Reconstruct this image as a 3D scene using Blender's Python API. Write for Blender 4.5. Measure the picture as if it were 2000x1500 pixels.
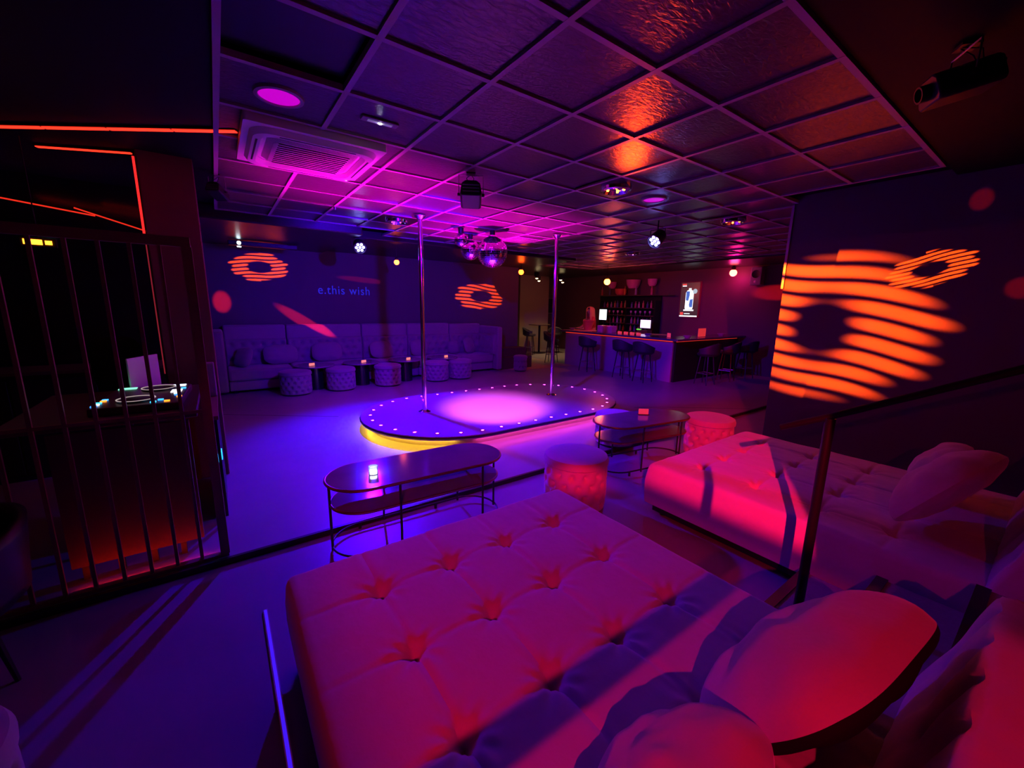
import bpy, bmesh, math, random
from mathutils import Vector, Matrix, Euler, noise as mnoise
for o in list(bpy.data.objects): bpy.data.objects.remove(o, do_unlink=True)
SC = bpy.context.scene
COL = SC.collection
rnd = random.Random(7)
PI = math.pi
# ------------------------------------------------------------------ camera
F_PX, YAW, PITCH, ROLL = 789.3, 35.896, -10.919, 1.033
cam_d = bpy.data.cameras.new('camera'); cam = bpy.data.objects.new('camera', cam_d); COL.objects.link(cam)
cam_d.sensor_fit = 'HORIZONTAL'; cam_d.sensor_width = 36.0; cam_d.lens = F_PX / 2000 * 36.0
cam_d.clip_start = 0.03; cam_d.clip_end = 100
def cam_matrix():
    y, p, r = map(math.radians, (YAW, PITCH, ROLL))
    f = Vector((math.sin(y)*math.cos(p), math.cos(y)*math.cos(p), math.sin(p)))
    rt = Vector((math.cos(y), -math.sin(y), 0)); up = rt.cross(f)
    r2 = math.cos(r)*rt + math.sin(r)*up; u2 = -math.sin(r)*rt + math.cos(r)*up
    m = Matrix((r2, u2, -f)).transposed().to_4x4(); m.translation = Vector((0, 0, 1.7)); return m
cam.matrix_world = cam_matrix()
SC.camera = cam
# ------------------------------------------------------------------ world, exposure
w = bpy.data.worlds.new('world'); SC.world = w; w.use_nodes = True
w.node_tree.nodes['Background'].inputs[0].default_value = (0.10, 0.0, 0.35, 1)
w.node_tree.nodes['Background'].inputs[1].default_value = 0.004
SC.view_settings.view_transform = 'Standard'; SC.view_settings.look = 'None'
SC.view_settings.gamma = 1.0; SC.view_settings.use_curve_mapping = False
SC.view_settings.exposure = 0.0
# light levels (watts) and colours, tuned here
BLUE = (0.022, 0.0, 1.0); VIOLET = (0.22, 0.0, 1.0); MAGENTA = (1.0, 0.0, 0.62); RED = (1.0, 0.012, 0.02); ORANGE = (1.0, 0.055, 0.002)
P_PAR_BACK, P_PAR_SIDE, P_STAGE, P_UP = 1800, 420, 1500, 3000
P_RIM = 70
P_RED_WASH, P_GOBO_WALL, P_GOBO_NEAR = 390, 19000, 6000
P_BULB = 2

# ------------------------------------------------------------------ node helpers and materials
class NT:
    def __init__(s, tree): s.t = tree
    def n(s, typ, **kw):
        nd = s.t.nodes.new(typ)
        for k, v in kw.items(): setattr(nd, k, v)
        return nd
    def put(s, sock, v):
        if isinstance(v, (int, float)): sock.default_value = v
        elif isinstance(v, (tuple, list)): sock.default_value = v
        else: s.t.links.new(v, sock)
    def m(s, op, a, b=0.0, c=0.0):
        nd = s.n('ShaderNodeMath', operation=op)
        for i, v in enumerate((a, b, c)): s.put(nd.inputs[i], v)
        return nd.outputs[0]
    def ss(s, x, lo, hi, a=0.0, b=1.0):
        nd = s.n('ShaderNodeMapRange', interpolation_type='SMOOTHSTEP'); nd.clamp = True
        for i, v in enumerate((x, lo, hi, a, b)): s.put(nd.inputs[i], v)
        return nd.outputs[0]
MATS = {}
def mat(name, col, rough=0.6, metal=0.0, spec=0.5, noise=None, bump=None, sheen=0.0, emit=None, estr=0.0, trans=0.0, coat=0.0, alpha=1.0, noise2=None):
    if name in MATS: return MATS[name]
    m = bpy.data.materials.new(name); m.use_nodes = True; t = NT(m.node_tree)
    p = m.node_tree.nodes['Principled BSDF']
    p.inputs['Base Color'].default_value = (*col, 1); p.inputs['Roughness'].default_value = rough
    p.inputs['Metallic'].default_value = metal; p.inputs['Specular IOR Level'].default_value = spec
    p.inputs['Sheen Weight'].default_value = sheen; p.inputs['Coat Weight'].default_value = coat
    p.inputs['Transmission Weight'].default_value = trans
    if emit: p.inputs['Emission Color'].default_value = (*emit, 1); p.inputs['Emission Strength'].default_value = estr
    tc = t.n('ShaderNodeTexCoord')
    if noise:
        sc, amt = noise
        nz = t.n('ShaderNodeTexNoise'); nz.inputs['Scale'].default_value = sc; nz.inputs['Detail'].default_value = 5
        t.t.links.new(tc.outputs['Object'], nz.inputs['Vector'])
        mx = t.n('ShaderNodeMix', data_type='RGBA'); t.t.links.new(nz.outputs['Fac'], mx.inputs['Factor'])
        mx.inputs['A'].default_value = (*[c*(1-amt) for c in col], 1); mx.inputs['B'].default_value = (*[min(1, c*(1+amt)) for c in col], 1)
        t.t.links.new(mx.outputs['Result'], p.inputs['Base Color'])
    if bump:
        sc, st, dist = bump
        nb = t.n('ShaderNodeTexNoise'); nb.inputs['Scale'].default_value = sc; nb.inputs['Detail'].default_value = 4
        t.t.links.new(tc.outputs['Object'], nb.inputs['Vector'])
        bp = t.n('ShaderNodeBump'); bp.inputs['Strength'].default_value = st; bp.inputs['Distance'].default_value = dist
        t.t.links.new(nb.outputs['Fac'], bp.inputs['Height']); t.t.links.new(bp.outputs['Normal'], p.inputs['Normal'])
    MATS[name] = m; return m
def emis(name, col, st):
    return mat(name, (0.02, 0.02, 0.02), 0.5, emit=col, estr=st)
M_floor = mat('grey_resin_floor', (0.30, 0.29, 0.30), 0.38, spec=0.4, noise=(2.5, 0.16), bump=(30, 0.05, 0.004))
M_tan = mat('pale_tile_floor', (0.50, 0.40, 0.28), 0.4, noise=(3, 0.1))
M_wall = mat('dark_violet_wall_paint', (0.105, 0.095, 0.115), 0.75, spec=0.25, noise=(1.4, 0.10), bump=(60, 0.06, 0.003))
M_black = mat('black_satin', (0.012, 0.012, 0.013), 0.45, spec=0.35)
M_blackceil = mat('black_ceiling_paint', (0.007, 0.006, 0.008), 0.6, spec=0.15, noise=(2, .2))
M_gloss = mat('black_gloss_panel', (0.01, 0.01, 0.012), 0.12, spec=0.5)
M_tee = mat('grey_painted_tee_bar', (0.36, 0.34, 0.36), 0.45)
M_velvet = mat('pale_grey_velvet', (0.52, 0.49, 0.50), 0.8, spec=0.2, sheen=0.35, noise=(9, 0.07), bump=(28, 0.22, 0.01))
M_velvet2 = mat('grey_velvet', (0.27, 0.25, 0.26), 0.82, spec=0.2, sheen=0.3, noise=(9, 0.08), bump=(40, 0.2, 0.006))
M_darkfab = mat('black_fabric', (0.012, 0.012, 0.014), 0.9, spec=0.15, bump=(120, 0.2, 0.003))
M_chrome = mat('polished_chrome', (0.85, 0.85, 0.87), 0.12, metal=1)
M_steel = mat('dull_steel', (0.5, 0.5, 0.52), 0.35, metal=1)
M_blkmetal = mat('black_powder_coat', (0.02, 0.02, 0.022), 0.4, spec=0.4)
M_matteblk = mat('matte_black_paint', (0.006, 0.006, 0.007), 0.35, spec=0.25)
M_brown = mat('brown_timber_rail', (0.26, 0.10, 0.07), 0.45, noise=(14, .25))
M_marble = mat('grey_stone_tabletop', (0.22, 0.21, 0.23), 0.12, spec=0.5, noise=(4, 0.3))
M_brass = mat('copper_edge', (0.45, 0.22, 0.12), 0.3, metal=0.9)
M_wood = mat('dark_wood', (0.09, 0.055, 0.04), 0.4, noise=(12, .25))
M_lightwood = mat('pale_wood', (0.55, 0.40, 0.26), 0.45, noise=(10, .15))
M_white = mat('white_plastic', (0.75, 0.75, 0.76), 0.4)
M_greyp = mat('grey_plastic', (0.32, 0.31, 0.33), 0.4)
M_mirror = mat('mirror_facet', (0.9, 0.88, 0.92), 0.04, metal=1)
M_glass = mat('clear_glass', (0.9, 0.92, 0.95), 0.05, trans=0.9, spec=0.5)
M_bargrey = mat('grey_bar_panel', (0.30, 0.29, 0.31), 0.35, noise=(2, .08))
M_redp = mat('red_plastic', (0.75, 0.12, 0.10), 0.35)
M_skin = mat('skin', (0.62, 0.42, 0.33), 0.55)
M_hair = mat('blonde_hair', (0.55, 0.36, 0.18), 0.5, bump=(60, .5, .004))
def tile_material():
    m = bpy.data.materials.new('dark_ceiling_tile'); m.use_nodes = True; t = NT(m.node_tree)
    p = m.node_tree.nodes['Principled BSDF']
    p.inputs['Base Color'].default_value = (0.065, 0.052, 0.065, 1); p.inputs['Roughness'].default_value = 0.30; p.inputs['Specular IOR Level'].default_value = 0.55
    tc = t.n('ShaderNodeNewGeometry')
    mp = t.n('ShaderNodeMapping'); mp.inputs['Scale'].default_value = (1, 2.2, 1); t.t.links.new(tc.outputs['Position'], mp.inputs['Vector'])
    nb = t.n('ShaderNodeTexNoise'); nb.inputs['Scale'].default_value = 16; nb.inputs['Detail'].default_value = 5; nb.inputs['Distortion'].default_value = 1.2
    t.t.links.new(mp.outputs['Vector'], nb.inputs['Vector'])
    bp = t.n('ShaderNodeBump'); bp.inputs['Strength'].default_value = 0.6; bp.inputs['Distance'].default_value = 0.008
    t.t.links.new(nb.outputs['Fac'], bp.inputs['Height']); t.t.links.new(bp.outputs['Normal'], p.inputs['Normal'])
    return m
M_tile = tile_material()

# ------------------------------------------------------------------ mesh and object helpers
class MB:
    def __init__(s): s.v = []; s.f = []
    def add(s, vs, fs):
        b = len(s.v); s.v += [tuple(v) for v in vs]; s.f += [tuple(b+i for i in f) for f in fs]; return s
    def box(s, a, b):
        (x0, y0, z0), (x1, y1, z1) = a, b
        return s.add([(x0,y0,z0),(x1,y0,z0),(x1,y1,z0),(x0,y1,z0),(x0,y0,z1),(x1,y0,z1),(x1,y1,z1),(x0,y1,z1)],
                     [(0,3,2,1),(4,5,6,7),(0,1,5,4),(1,2,6,5),(2,3,7,6),(3,0,4,7)])
    def cbox(s, c, d): return s.box([c[i]-d[i]/2 for i in range(3)], [c[i]+d[i]/2 for i in range(3)])
    def prism(s, pts, z0, z1):
        n = len(pts)
        return s.add([(x, y, z0) for x, y in pts] + [(x, y, z1) for x, y in pts],
                     [tuple(range(n-1, -1, -1)), tuple(range(n, 2*n))] + [(i, (i+1) % n, n+(i+1) % n, n+i) for i in range(n)])
    def tube(s, path, r, n=10, closed=False, cap=True):
        P = [Vector(p) for p in path]; L = len(P); rs = r if isinstance(r, (list, tuple)) else [r]*L
        vs = []; up = None
        for i, p in enumerate(P):
            a = P[(i-1) % L] if (closed or i > 0) else p; b = P[(i+1) % L] if (closed or i < L-1) else p
            t = (b-a).normalized()
            if up is None: up = t.orthogonal().normalized()
            up = (up - t*up.dot(t)).normalized(); sd = t.cross(up)
            for k in range(n):
                an = 2*PI*k/n; vs.append(p + (up*math.cos(an) + sd*math.sin(an))*rs[i])
        fs = []
        for i in range(L if closed else L-1):
            j = (i+1) % L
            for k in range(n): fs.append((i*n+k, i*n+(k+1) % n, j*n+(k+1) % n, j*n+k))
        if cap and not closed: fs += [tuple(range(n-1, -1, -1)), tuple((L-1)*n+k for k in range(n))]
        return s.add(vs, fs)
    def lathe(s, prof, n=24, c=(0, 0, 0), axis=None, cap=True):
        vs = []; fs = []; L = len(prof)
        for r, z in prof:
            for k in range(n):
                a = 2*PI*k/n; vs.append(Vector((r*math.cos(a), r*math.sin(a), z)))
        if axis is not None:
            q = Vector((0, 0, 1)).rotation_difference(Vector(axis)); vs = [q @ v for v in vs]
        vs = [v + Vector(c) for v in vs]
        for i in range(L-1):
            for k in range(n): fs.append((i*n+k, i*n+(k+1) % n, (i+1)*n+(k+1) % n, (i+1)*n+k))
        if cap and prof[0][0] > 1e-6: fs.append(tuple(range(n-1, -1, -1)))
        if cap and prof[-1][0] > 1e-6: fs.append(tuple((L-1)*n+k for k in range(n)))
        return s.add(vs, fs)
    def grid(s, fn, nu, nv, wrap=False):
        vs = [fn(i/nu, j/nv) for j in range(nv+1) for i in range(nu + (0 if wrap else 1))]
        W = nu if wrap else nu+1; fs = []
        for j in range(nv):
            for i in range(nu):
                a, b = i, (i+1) % W if wrap else i+1
                fs.append((j*W+a, j*W+b, (j+1)*W+b, (j+1)*W+a))
        return s.add(vs, fs)
    def mesh(s, name, smooth=False):
        me = bpy.data.meshes.new(name); me.from_pydata(s.v, [], s.f); me.update()
        if smooth:
            for p in me.polygons: p.use_smooth = True
            try: me.set_sharp_from_angle(angle=math.radians(42))
            except Exception: pass
        return me
    def build(s, name, m, parent=None, smooth=False, loc=None, rot=None, bevel=0, seg=2):
        return link(name, s.mesh(name, smooth or bevel > 0), m, parent, loc, rot, bevel, seg)
def link(name, me, m, parent=None, loc=None, rot=None, bevel=0, seg=2):
    o = bpy.data.objects.new(name, me); COL.objects.link(o)
    if m and not me.materials: me.materials.append(m)
    if parent: o.parent = parent
    if loc: o.location = loc
    if rot: o.rotation_euler = rot
    if bevel:
        b = o.modifiers.new('bevel', 'BEVEL'); b.width = bevel; b.segments = seg; b.limit_method = 'ANGLE'; b.angle_limit = math.radians(35)
    return o
def tag(o, label=None, cat=None, group=None, kind=None):
    if label: o['label'] = label
    if cat: o['category'] = cat
    if group: o['group'] = group
    if kind: o['kind'] = kind
    return o
def thing(name, label, cat, loc=(0, 0, 0), rz=0, group=None):
    o = bpy.data.objects.new(name, None); o.empty_display_size = 0.1; COL.objects.link(o)
    o.location = loc; o.rotation_euler = (0, 0, rz); return tag(o, label, cat, group)
def copy_tree(o, loc=None, rz=None, label=None, group=None, parent=None):
    c = o.copy(); COL.objects.link(c)
    if parent: c.parent = parent
    if loc: c.location = loc
    if rz is not None: c.rotation_euler = (0, 0, rz)
    if label: c['label'] = label
    if group: c['group'] = group
    for ch in o.children:
        k = ch.copy(); COL.objects.link(k); k.parent = c
        for g in ch.children:
            q = g.copy(); COL.objects.link(q); q.parent = k
    return c
def struct(o): o['kind'] = 'structure'; return o
def stadium(cx, cy, L, W, n=20):
    r = W/2; h = L/2 - r; pts = []
    for i in range(n+1): a = -PI/2 + PI*i/n; pts.append((cx+h+r*math.cos(a), cy+r*math.sin(a)))
    for i in range(n+1): a = PI/2 + PI*i/n; pts.append((cx-h+r*math.cos(a), cy+r*math.sin(a)))
    return pts
def spot(name, loc, target, col, watts, deg, blend=0.4, size=0.02, parent=None, mask=None):
    d = bpy.data.lights.new(name, 'SPOT'); d.color = col; d.energy = watts; d.spot_size = math.radians(deg); d.spot_blend = blend; d.shadow_soft_size = size
    o = bpy.data.objects.new(name, d); COL.objects.link(o)
    loc = Vector(loc); q = (Vector(target)-loc).to_track_quat('-Z', 'Y')
    if parent:
        pm = Matrix.LocRotScale(parent.location, parent.rotation_euler, None)
        o.parent = parent; o.matrix_local = pm.inverted() @ Matrix.LocRotScale(loc, q, None)
    else: o.matrix_world = Matrix.LocRotScale(loc, q, None)
    if mask:
        d.use_nodes = True; t = NT(d.node_tree); em = d.node_tree.nodes['Emission']
        g = t.n('ShaderNodeNewGeometry'); sp = t.n('ShaderNodeSeparateXYZ'); t.t.links.new(g.outputs['Incoming'], sp.inputs[0])
        t.put(em.inputs['Strength'], mask(t, loc, sp.outputs))
    return o
def plane_hit(t, L, d, axis, c):
    k = t.m('DIVIDE', c - L[axis], d[axis]); out = []
    for i in range(3): out.append(None if i == axis else t.m('MULTIPLY_ADD', d[i], k, L[i]))
    return out
def ring_gobo(axis, c, s0, z0, a, b, rot=0.0, stripes=5.0, soft=0.05, shear=0.0, flip=1, hole=None):
    # slide of an orange effect projector: a ring cut from wavy horizontal bars
    def f(t, L, d):
        h = plane_hit(t, L, d, axis, c); s = h[1 - axis]; z = h[2]
        ds = t.m('MULTIPLY', t.m('SUBTRACT', s, s0), flip); dz = t.m('SUBTRACT', z, z0)
        cr, sr = math.cos(rot), math.sin(rot)
        u = t.m('DIVIDE', t.m('ADD', t.m('MULTIPLY', ds, cr), t.m('MULTIPLY', dz, sr)), a)
        v = t.m('DIVIDE', t.m('SUBTRACT', t.m('MULTIPLY', dz, cr), t.m('MULTIPLY', ds, sr)), b)
        wv = t.m('ADD', t.m('MULTIPLY', v, stripes/2), t.m('MULTIPLY_ADD', t.m('SINE', t.m('MULTIPLY', u, 4.2)), 0.16, t.m('MULTIPLY', u, shear)))
        row = t.m('FLOOR', wv); fr = t.m('ABSOLUTE', t.m('SUBTRACT', t.m('FRACT', wv), 0.5))
        r = t.m('SQRT', t.m('ADD', t.m('MULTIPLY', u, u), t.m('MULTIPLY', v, v)))
        side = t.m('SIGN', u)
        wob = t.m('MULTIPLY', t.m('SINE', t.m('ADD', t.m('MULTIPLY', row, 2.3), t.m('MULTIPLY', side, 1.1))), 0.07)
        cap = t.m('MULTIPLY', t.m('MULTIPLY', fr, fr), 0.5)
        ro = t.m('SUBTRACT', t.m('SUBTRACT', t.m('ADD', 0.95, wob), r), cap)
        if hole:
            hu, hv = t.m('MULTIPLY', u, a/hole[0]), t.m('MULTIPLY', v, b/hole[1]); rh = t.m('MULTIPLY', t.m('SQRT', t.m('ADD', t.m('MULTIPLY', hu, hu), t.m('MULTIPLY', hv, hv))), 0.4)
        else: rh = r
        ri = t.m('SUBTRACT', t.m('SUBTRACT', rh, 0.40), cap)
        k = t.m('MULTIPLY', t.ss(ro, -soft, soft), t.ss(ri, -soft, soft))
        return t.m('MULTIPLY', k, t.ss(t.m('SUBTRACT', 0.315, fr), -soft, soft))
    return f
def blob_mask(axis, c, s0, z0, a, b, rot=0.0, soft=0.35):
    def f(t, L, d):
        h = plane_hit(t, L, d, axis, c); o = [h[i] for i in range(3) if i != axis]
        ds = t.m('SUBTRACT', o[0], s0); dz = t.m('SUBTRACT', o[1], z0); cr, sr = math.cos(rot), math.sin(rot)
        u = t.m('DIVIDE', t.m('ADD', t.m('MULTIPLY', ds, cr), t.m('MULTIPLY', dz, sr)), a)
        v = t.m('DIVIDE', t.m('SUBTRACT', t.m('MULTIPLY', dz, cr), t.m('MULTIPLY', ds, sr)), b)
        r = t.m('SQRT', t.m('ADD', t.m('MULTIPLY', u, u), t.m('MULTIPLY', v, v)))
        return t.ss(r, 1.0, 1.0-soft)
    return f

# ================================================================== THE SETTING
ZC = 2.88                      # underside of the ceiling grid
X0, Y0, G = 0.1176, 0.8594, 0.6  # grid origin and tile size
fl = struct(MB().box((-5, -3, -0.2), (11.7, 13.2, -0.04)).build('floor', M_floor))
dance = MB().box((-5, 3.10, -0.04), (11.5, 13.0, 0.0)).build('dance_floor_slab', M_floor, fl)
MB().box((-5, 3.075, -0.04), (11.5, 3.10, 0.004)).build('step_edge_profile', mat('dark_edge_profile', (0.05, 0.03, 0.03), 0.35, metal=0.6), fl)
MB().box((6.35, 8.6, 0.0), (8.45, 13.0, 0.004)).build('pale_floor_panel', M_tan, fl)
seam = mat('dark_floor_joint', (0.02, 0.02, 0.025), 0.8)
for (a, b) in (((-0.1, 7.4), (1.35, 6.35)), ((6.2, 4.05), (8.4, 2.4)), ((5.75, 4.3), (6.2, 4.05))):
    p, q = Vector((*a, 0.002)), Vector((*b, 0.002)); n = (q-p).cross(Vector((0, 0, 1))).normalized()*0.008
    MB().add([p-n, q-n, q+n, p+n], [(0, 1, 2, 3)]).build('floor_joint', seam, fl)
struct(MB().box((-5, 9.85, -0.04), (7.3, 10.03, 3.0)).build('wall_back', M_wall))
struct(MB().box((7.12, 10.03, -0.04), (7.3, 13.0, 3.0)).build('wall_passage', M_wall))
wf = struct(MB().box((7.02, 13.0, -0.04), (11.7, 13.2, 3.0)).build('wall_far', M_wall))
struct(MB().box((9.2, 12.3, 0.0), (10.6, 13.0, 2.9)).build('wall_pier', mat('pale_plaster', (0.34, 0.27, 0.2), 0.8)))
struct(MB().box((11.5, 1.9, -0.04), (11.7, 13.0, 3.0)).build('wall_bar', mat('dark_maroon_wall_paint', (0.13, 0.06, 0.075), 0.6, noise=(1.2, .12))))
wr = struct(MB().box((5.37, -3.0, -0.04), (5.62, 2.08, 3.0)).build('wall_right', M_wall))
struct(MB().box((5.62, 1.9, -0.04), (11.5, 2.08, 3.0)).build('wall_bar_side', M_wall))
struct(MB().box((-5, -3.2, -0.2), (5.62, -3.0, 3.0)).build('wall_front', M_black))
struct(MB().box((-5.2, -3.2, -0.2), (-5, 10.03, 3.0)).build('wall_left', M_black))
struct(MB().box((-5, 6.3, 0.0), (-0.3, 6.42, 2.95)).build('wall_booth', M_gloss))
struct(MB().box((5.355, 2.075, 1.95), (5.40, 2.10, 2.86)).build('trim_1', mat('pale_corner_trim', (0.5, 0.48, 0.5), 0.5)))
col = struct(MB().box((-0.42, 4.72, 0.0), (-0.05, 5.08, 2.93)).build('wall_column', mat('red_glow_column_paint', (0.20, 0.06, 0.06), 0.55, noise=(3, .1)), bevel=0.008))  # red glow of the nearby light lines is put into the column's base colour

ceil = struct(MB().box((-5, -3, 2.95), (11.7, 13.2, 3.05)).build('ceiling', M_blackceil))
# suspended grid: tiles and tee bars
tile_me = MB().box((0.006, 0.006, 0.012), (G-0.006, G-0.006, 0.024)).mesh('ceiling_tile'); tile_me.materials.append(M_tile)
NX, NY = 16, 14
def cell_on(i, j):
    x, y = X0+i*G, Y0+j*G
    if i < 0 or j < 0: return False
    if x > 4.9 and y < 2.0: return False
    if x < 2.0 and y > 6.8: return False
    if x < 7.2 and y > 7.4: return False
    if x > 9.7: return False
    return True
OPEN = {(0, 2)}
for i in range(NX):
    for j in range(NY):
        if cell_on(i, j) and (i, j) not in OPEN:
            link('ceiling_tile', tile_me, None, ceil, (X0+i*G, Y0+j*G, ZC))
MB().box((X0+.02, Y0+2*G+.02, ZC+.055), (X0+G-.02, Y0+3*G-.02, ZC+.065)).build('recessed_black_panel', M_black, ceil)
HB = 0.016
for i in range(NX+1):        # bars running into the room
    js = [j for j in range(NY) if cell_on(i, j) or cell_on(i-1, j)]
    if js: x = X0+i*G; MB().box((x-HB, Y0+js[0]*G-HB, ZC-0.004), (x+HB, Y0+(js[-1]+1)*G+HB, ZC+0.03)).build('tee_bar', M_tee, ceil)
for j in range(NY+1):        # cross bars
    iss = [i for i in range(NX) if cell_on(i, j) or cell_on(i, j-1)]
    if iss: y = Y0+j*G; MB().box((X0+iss[0]*G-HB, y-HB, ZC-0.003), (X0+(iss[-1]+1)*G+HB, y+HB, ZC+0.03)).build('tee_bar', M_tee, ceil)
# plain black ceiling around the grid, a little higher, and the black bulkheads over the sofa
bh = MB(); bh.box((-5, Y0, 2.90), (X0-0.02, 6.3, 2.95)); bh.build('plaster_margin', M_blackceil, ceil)
MB().box((-5, -3, 2.895), (11.5, Y0-0.02, 2.95)).build('plaster_margin', M_blackceil, ceil)
M_bulk = mat('black_satin_bulkhead', (0.02, 0.015, 0.02), 0.3, spec=0.5)
MB().box((-0.3, Y0+10*G+.02, 2.76), (2.0, 9.85, 2.95)).build('bulkhead', M_bulk, ceil, bevel=0.02)
MB().box((2.0, Y0+11*G+.02, 2.80), (7.3, 9.85, 2.95)).build('bulkhead', M_bulk, ceil, bevel=0.02)
MB().box((7.3, 9.3, 2.84), (11.5, 13.0, 2.95)).build('bulkhead', M_bulk, ceil)
MB().box((9.75, 2.08, 2.84), (11.5, 9.3, 2.95)).build('bulkhead', M_bulk, ceil)

# steps between the two daybeds, rising towards the back of the room
st = struct(MB().box((1.97, -0.98, -0.04), (2.80, -0.92, 0.5)).build('stairs', M_black))
M_step = mat('carpeted_step', (0.30, 0.27, 0.28), 0.85, noise=(40, .2), bump=(90, .4, .006))
M_nose = mat('dark_step_nosing', (0.03, 0.03, 0.04), 0.4)
for k in range(5):
    y1 = 0.76-0.34*k; z1 = 0.12+0.16*k
    MB().box((1.97, y1-0.34, -0.04 if k == 0 else z1-0.16), (2.80, y1, z1)).build('step', M_step, st, bevel=0.01)
    MB().box((1.97, y1-0.045, z1), (2.80, y1+0.004, z1+0.006)).build('nosing', M_nose, st)

# ================================================================== STAGE
stage = thing('dance_stage', 'low oval stage with pink rim lights and a glowing underside', 'stage', (3.58, 5.28, 0))
SL, SW = 4.30, 2.46
MB().prism(stadium(0, 0, SL-0.24, SW-0.24), 0.0, 0.10).build('plinth', mat('pale_stage_skirt', (0.42, 0.38, 0.30), 0.5), stage, smooth=True)
MB().prism(stadium(0, 0, SL, SW), 0.10, 0.15).build('deck', mat('satin_stage_deck', (0.42, 0.40, 0.43), 0.3, noise=(2.2, .08)), stage, smooth=True)
MB().tube([(x, y, 0.128) for x, y in stadium(0, 0, SL+0.006, SW+0.006)], 0.012, 6, closed=True).build('edge_trim', M_blkmetal, stage, smooth=True)
M_rim = emis('pink_led_lens', (1.0, 0.02, 0.66), P_RIM)
lens_me = MB().lathe([(0.0, 0.0), (0.019, 0.0), (0.019, 0.003), (0.0, 0.004)], 12).mesh('lens'); lens_me.materials.append(M_rim)
bez_me = MB().lathe([(0.020, 0.0), (0.031, 0.0), (0.031, 0.004), (0.020, 0.006)], 16, cap=False).mesh('rim_light', True); bez_me.materials.append(M_chrome)
pts = stadium(0, 0, SL-0.26, SW-0.26, 60); acc = [0]
for a, b in zip(pts, pts[1:]+pts[:1]): acc.append(acc[-1]+math.dist(a, b))
NL = 37
for k in range(NL):
    tgt = acc[-1]*(k+0.3)/NL; i = max(q for q in range(len(pts)) if acc[q] <= tgt)
    a = Vector(pts[i]); b = Vector(pts[(i+1) % len(pts)]); f = (tgt-acc[i])/max(1e-6, acc[i+1]-acc[i]); p = a.lerp(b, f)
    r = link('rim_light', bez_me, None, stage, (p.x, p.y, 0.15)); link('lens', lens_me, None, r, (0, 0, 0.001))
# warm strip under the left end, pink strip under the front
def under_strip(a0, a1, m, name):
    base = stadium(0, 0, SL-0.20, SW-0.20, 40); n = len(base); idx = range(int(a0*n), int(a1*n)+1)
    MB().tube([(base[i % n][0], base[i % n][1], 0.088) for i in idx], 0.007, 6).build(name, m, stage)
under_strip(0.60, 0.93, emis('warm_strip_glow', (1.0, 0.55, 0.03), 34), 'warm_led_strip')
under_strip(0.965, 1.10, emis('pink_strip_glow', (1.0, 0.05, 0.62), 24), 'pink_led_strip')
for (px, py, lab) in ((2.343, 5.42, 'chrome dance pole nearer the sofa wall text, left of the mirror balls'), (4.713, 5.31, 'chrome dance pole on the bar side of the stage, right of the mirror balls')):
    t = thing('dance_pole', lab, 'pole', (px, py, 0.15), group='dance poles on the stage')
    MB().lathe([(0.031, 0.0), (0.031, ZC-0.16)], 20).build('shaft', M_chrome, t, smooth=True)
    MB().lathe([(0.09, 0.0), (0.09, 0.008), (0.042, 0.03), (0.031, 0.03)], 24).build('base_flange', M_chrome, t, smooth=True)
    MB().lathe([(0.031, ZC-0.21), (0.045, ZC-0.20), (0.08, ZC-0.165), (0.08, ZC-0.156)], 24).build('ceiling_flange', M_chrome, t, smooth=True)

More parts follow.
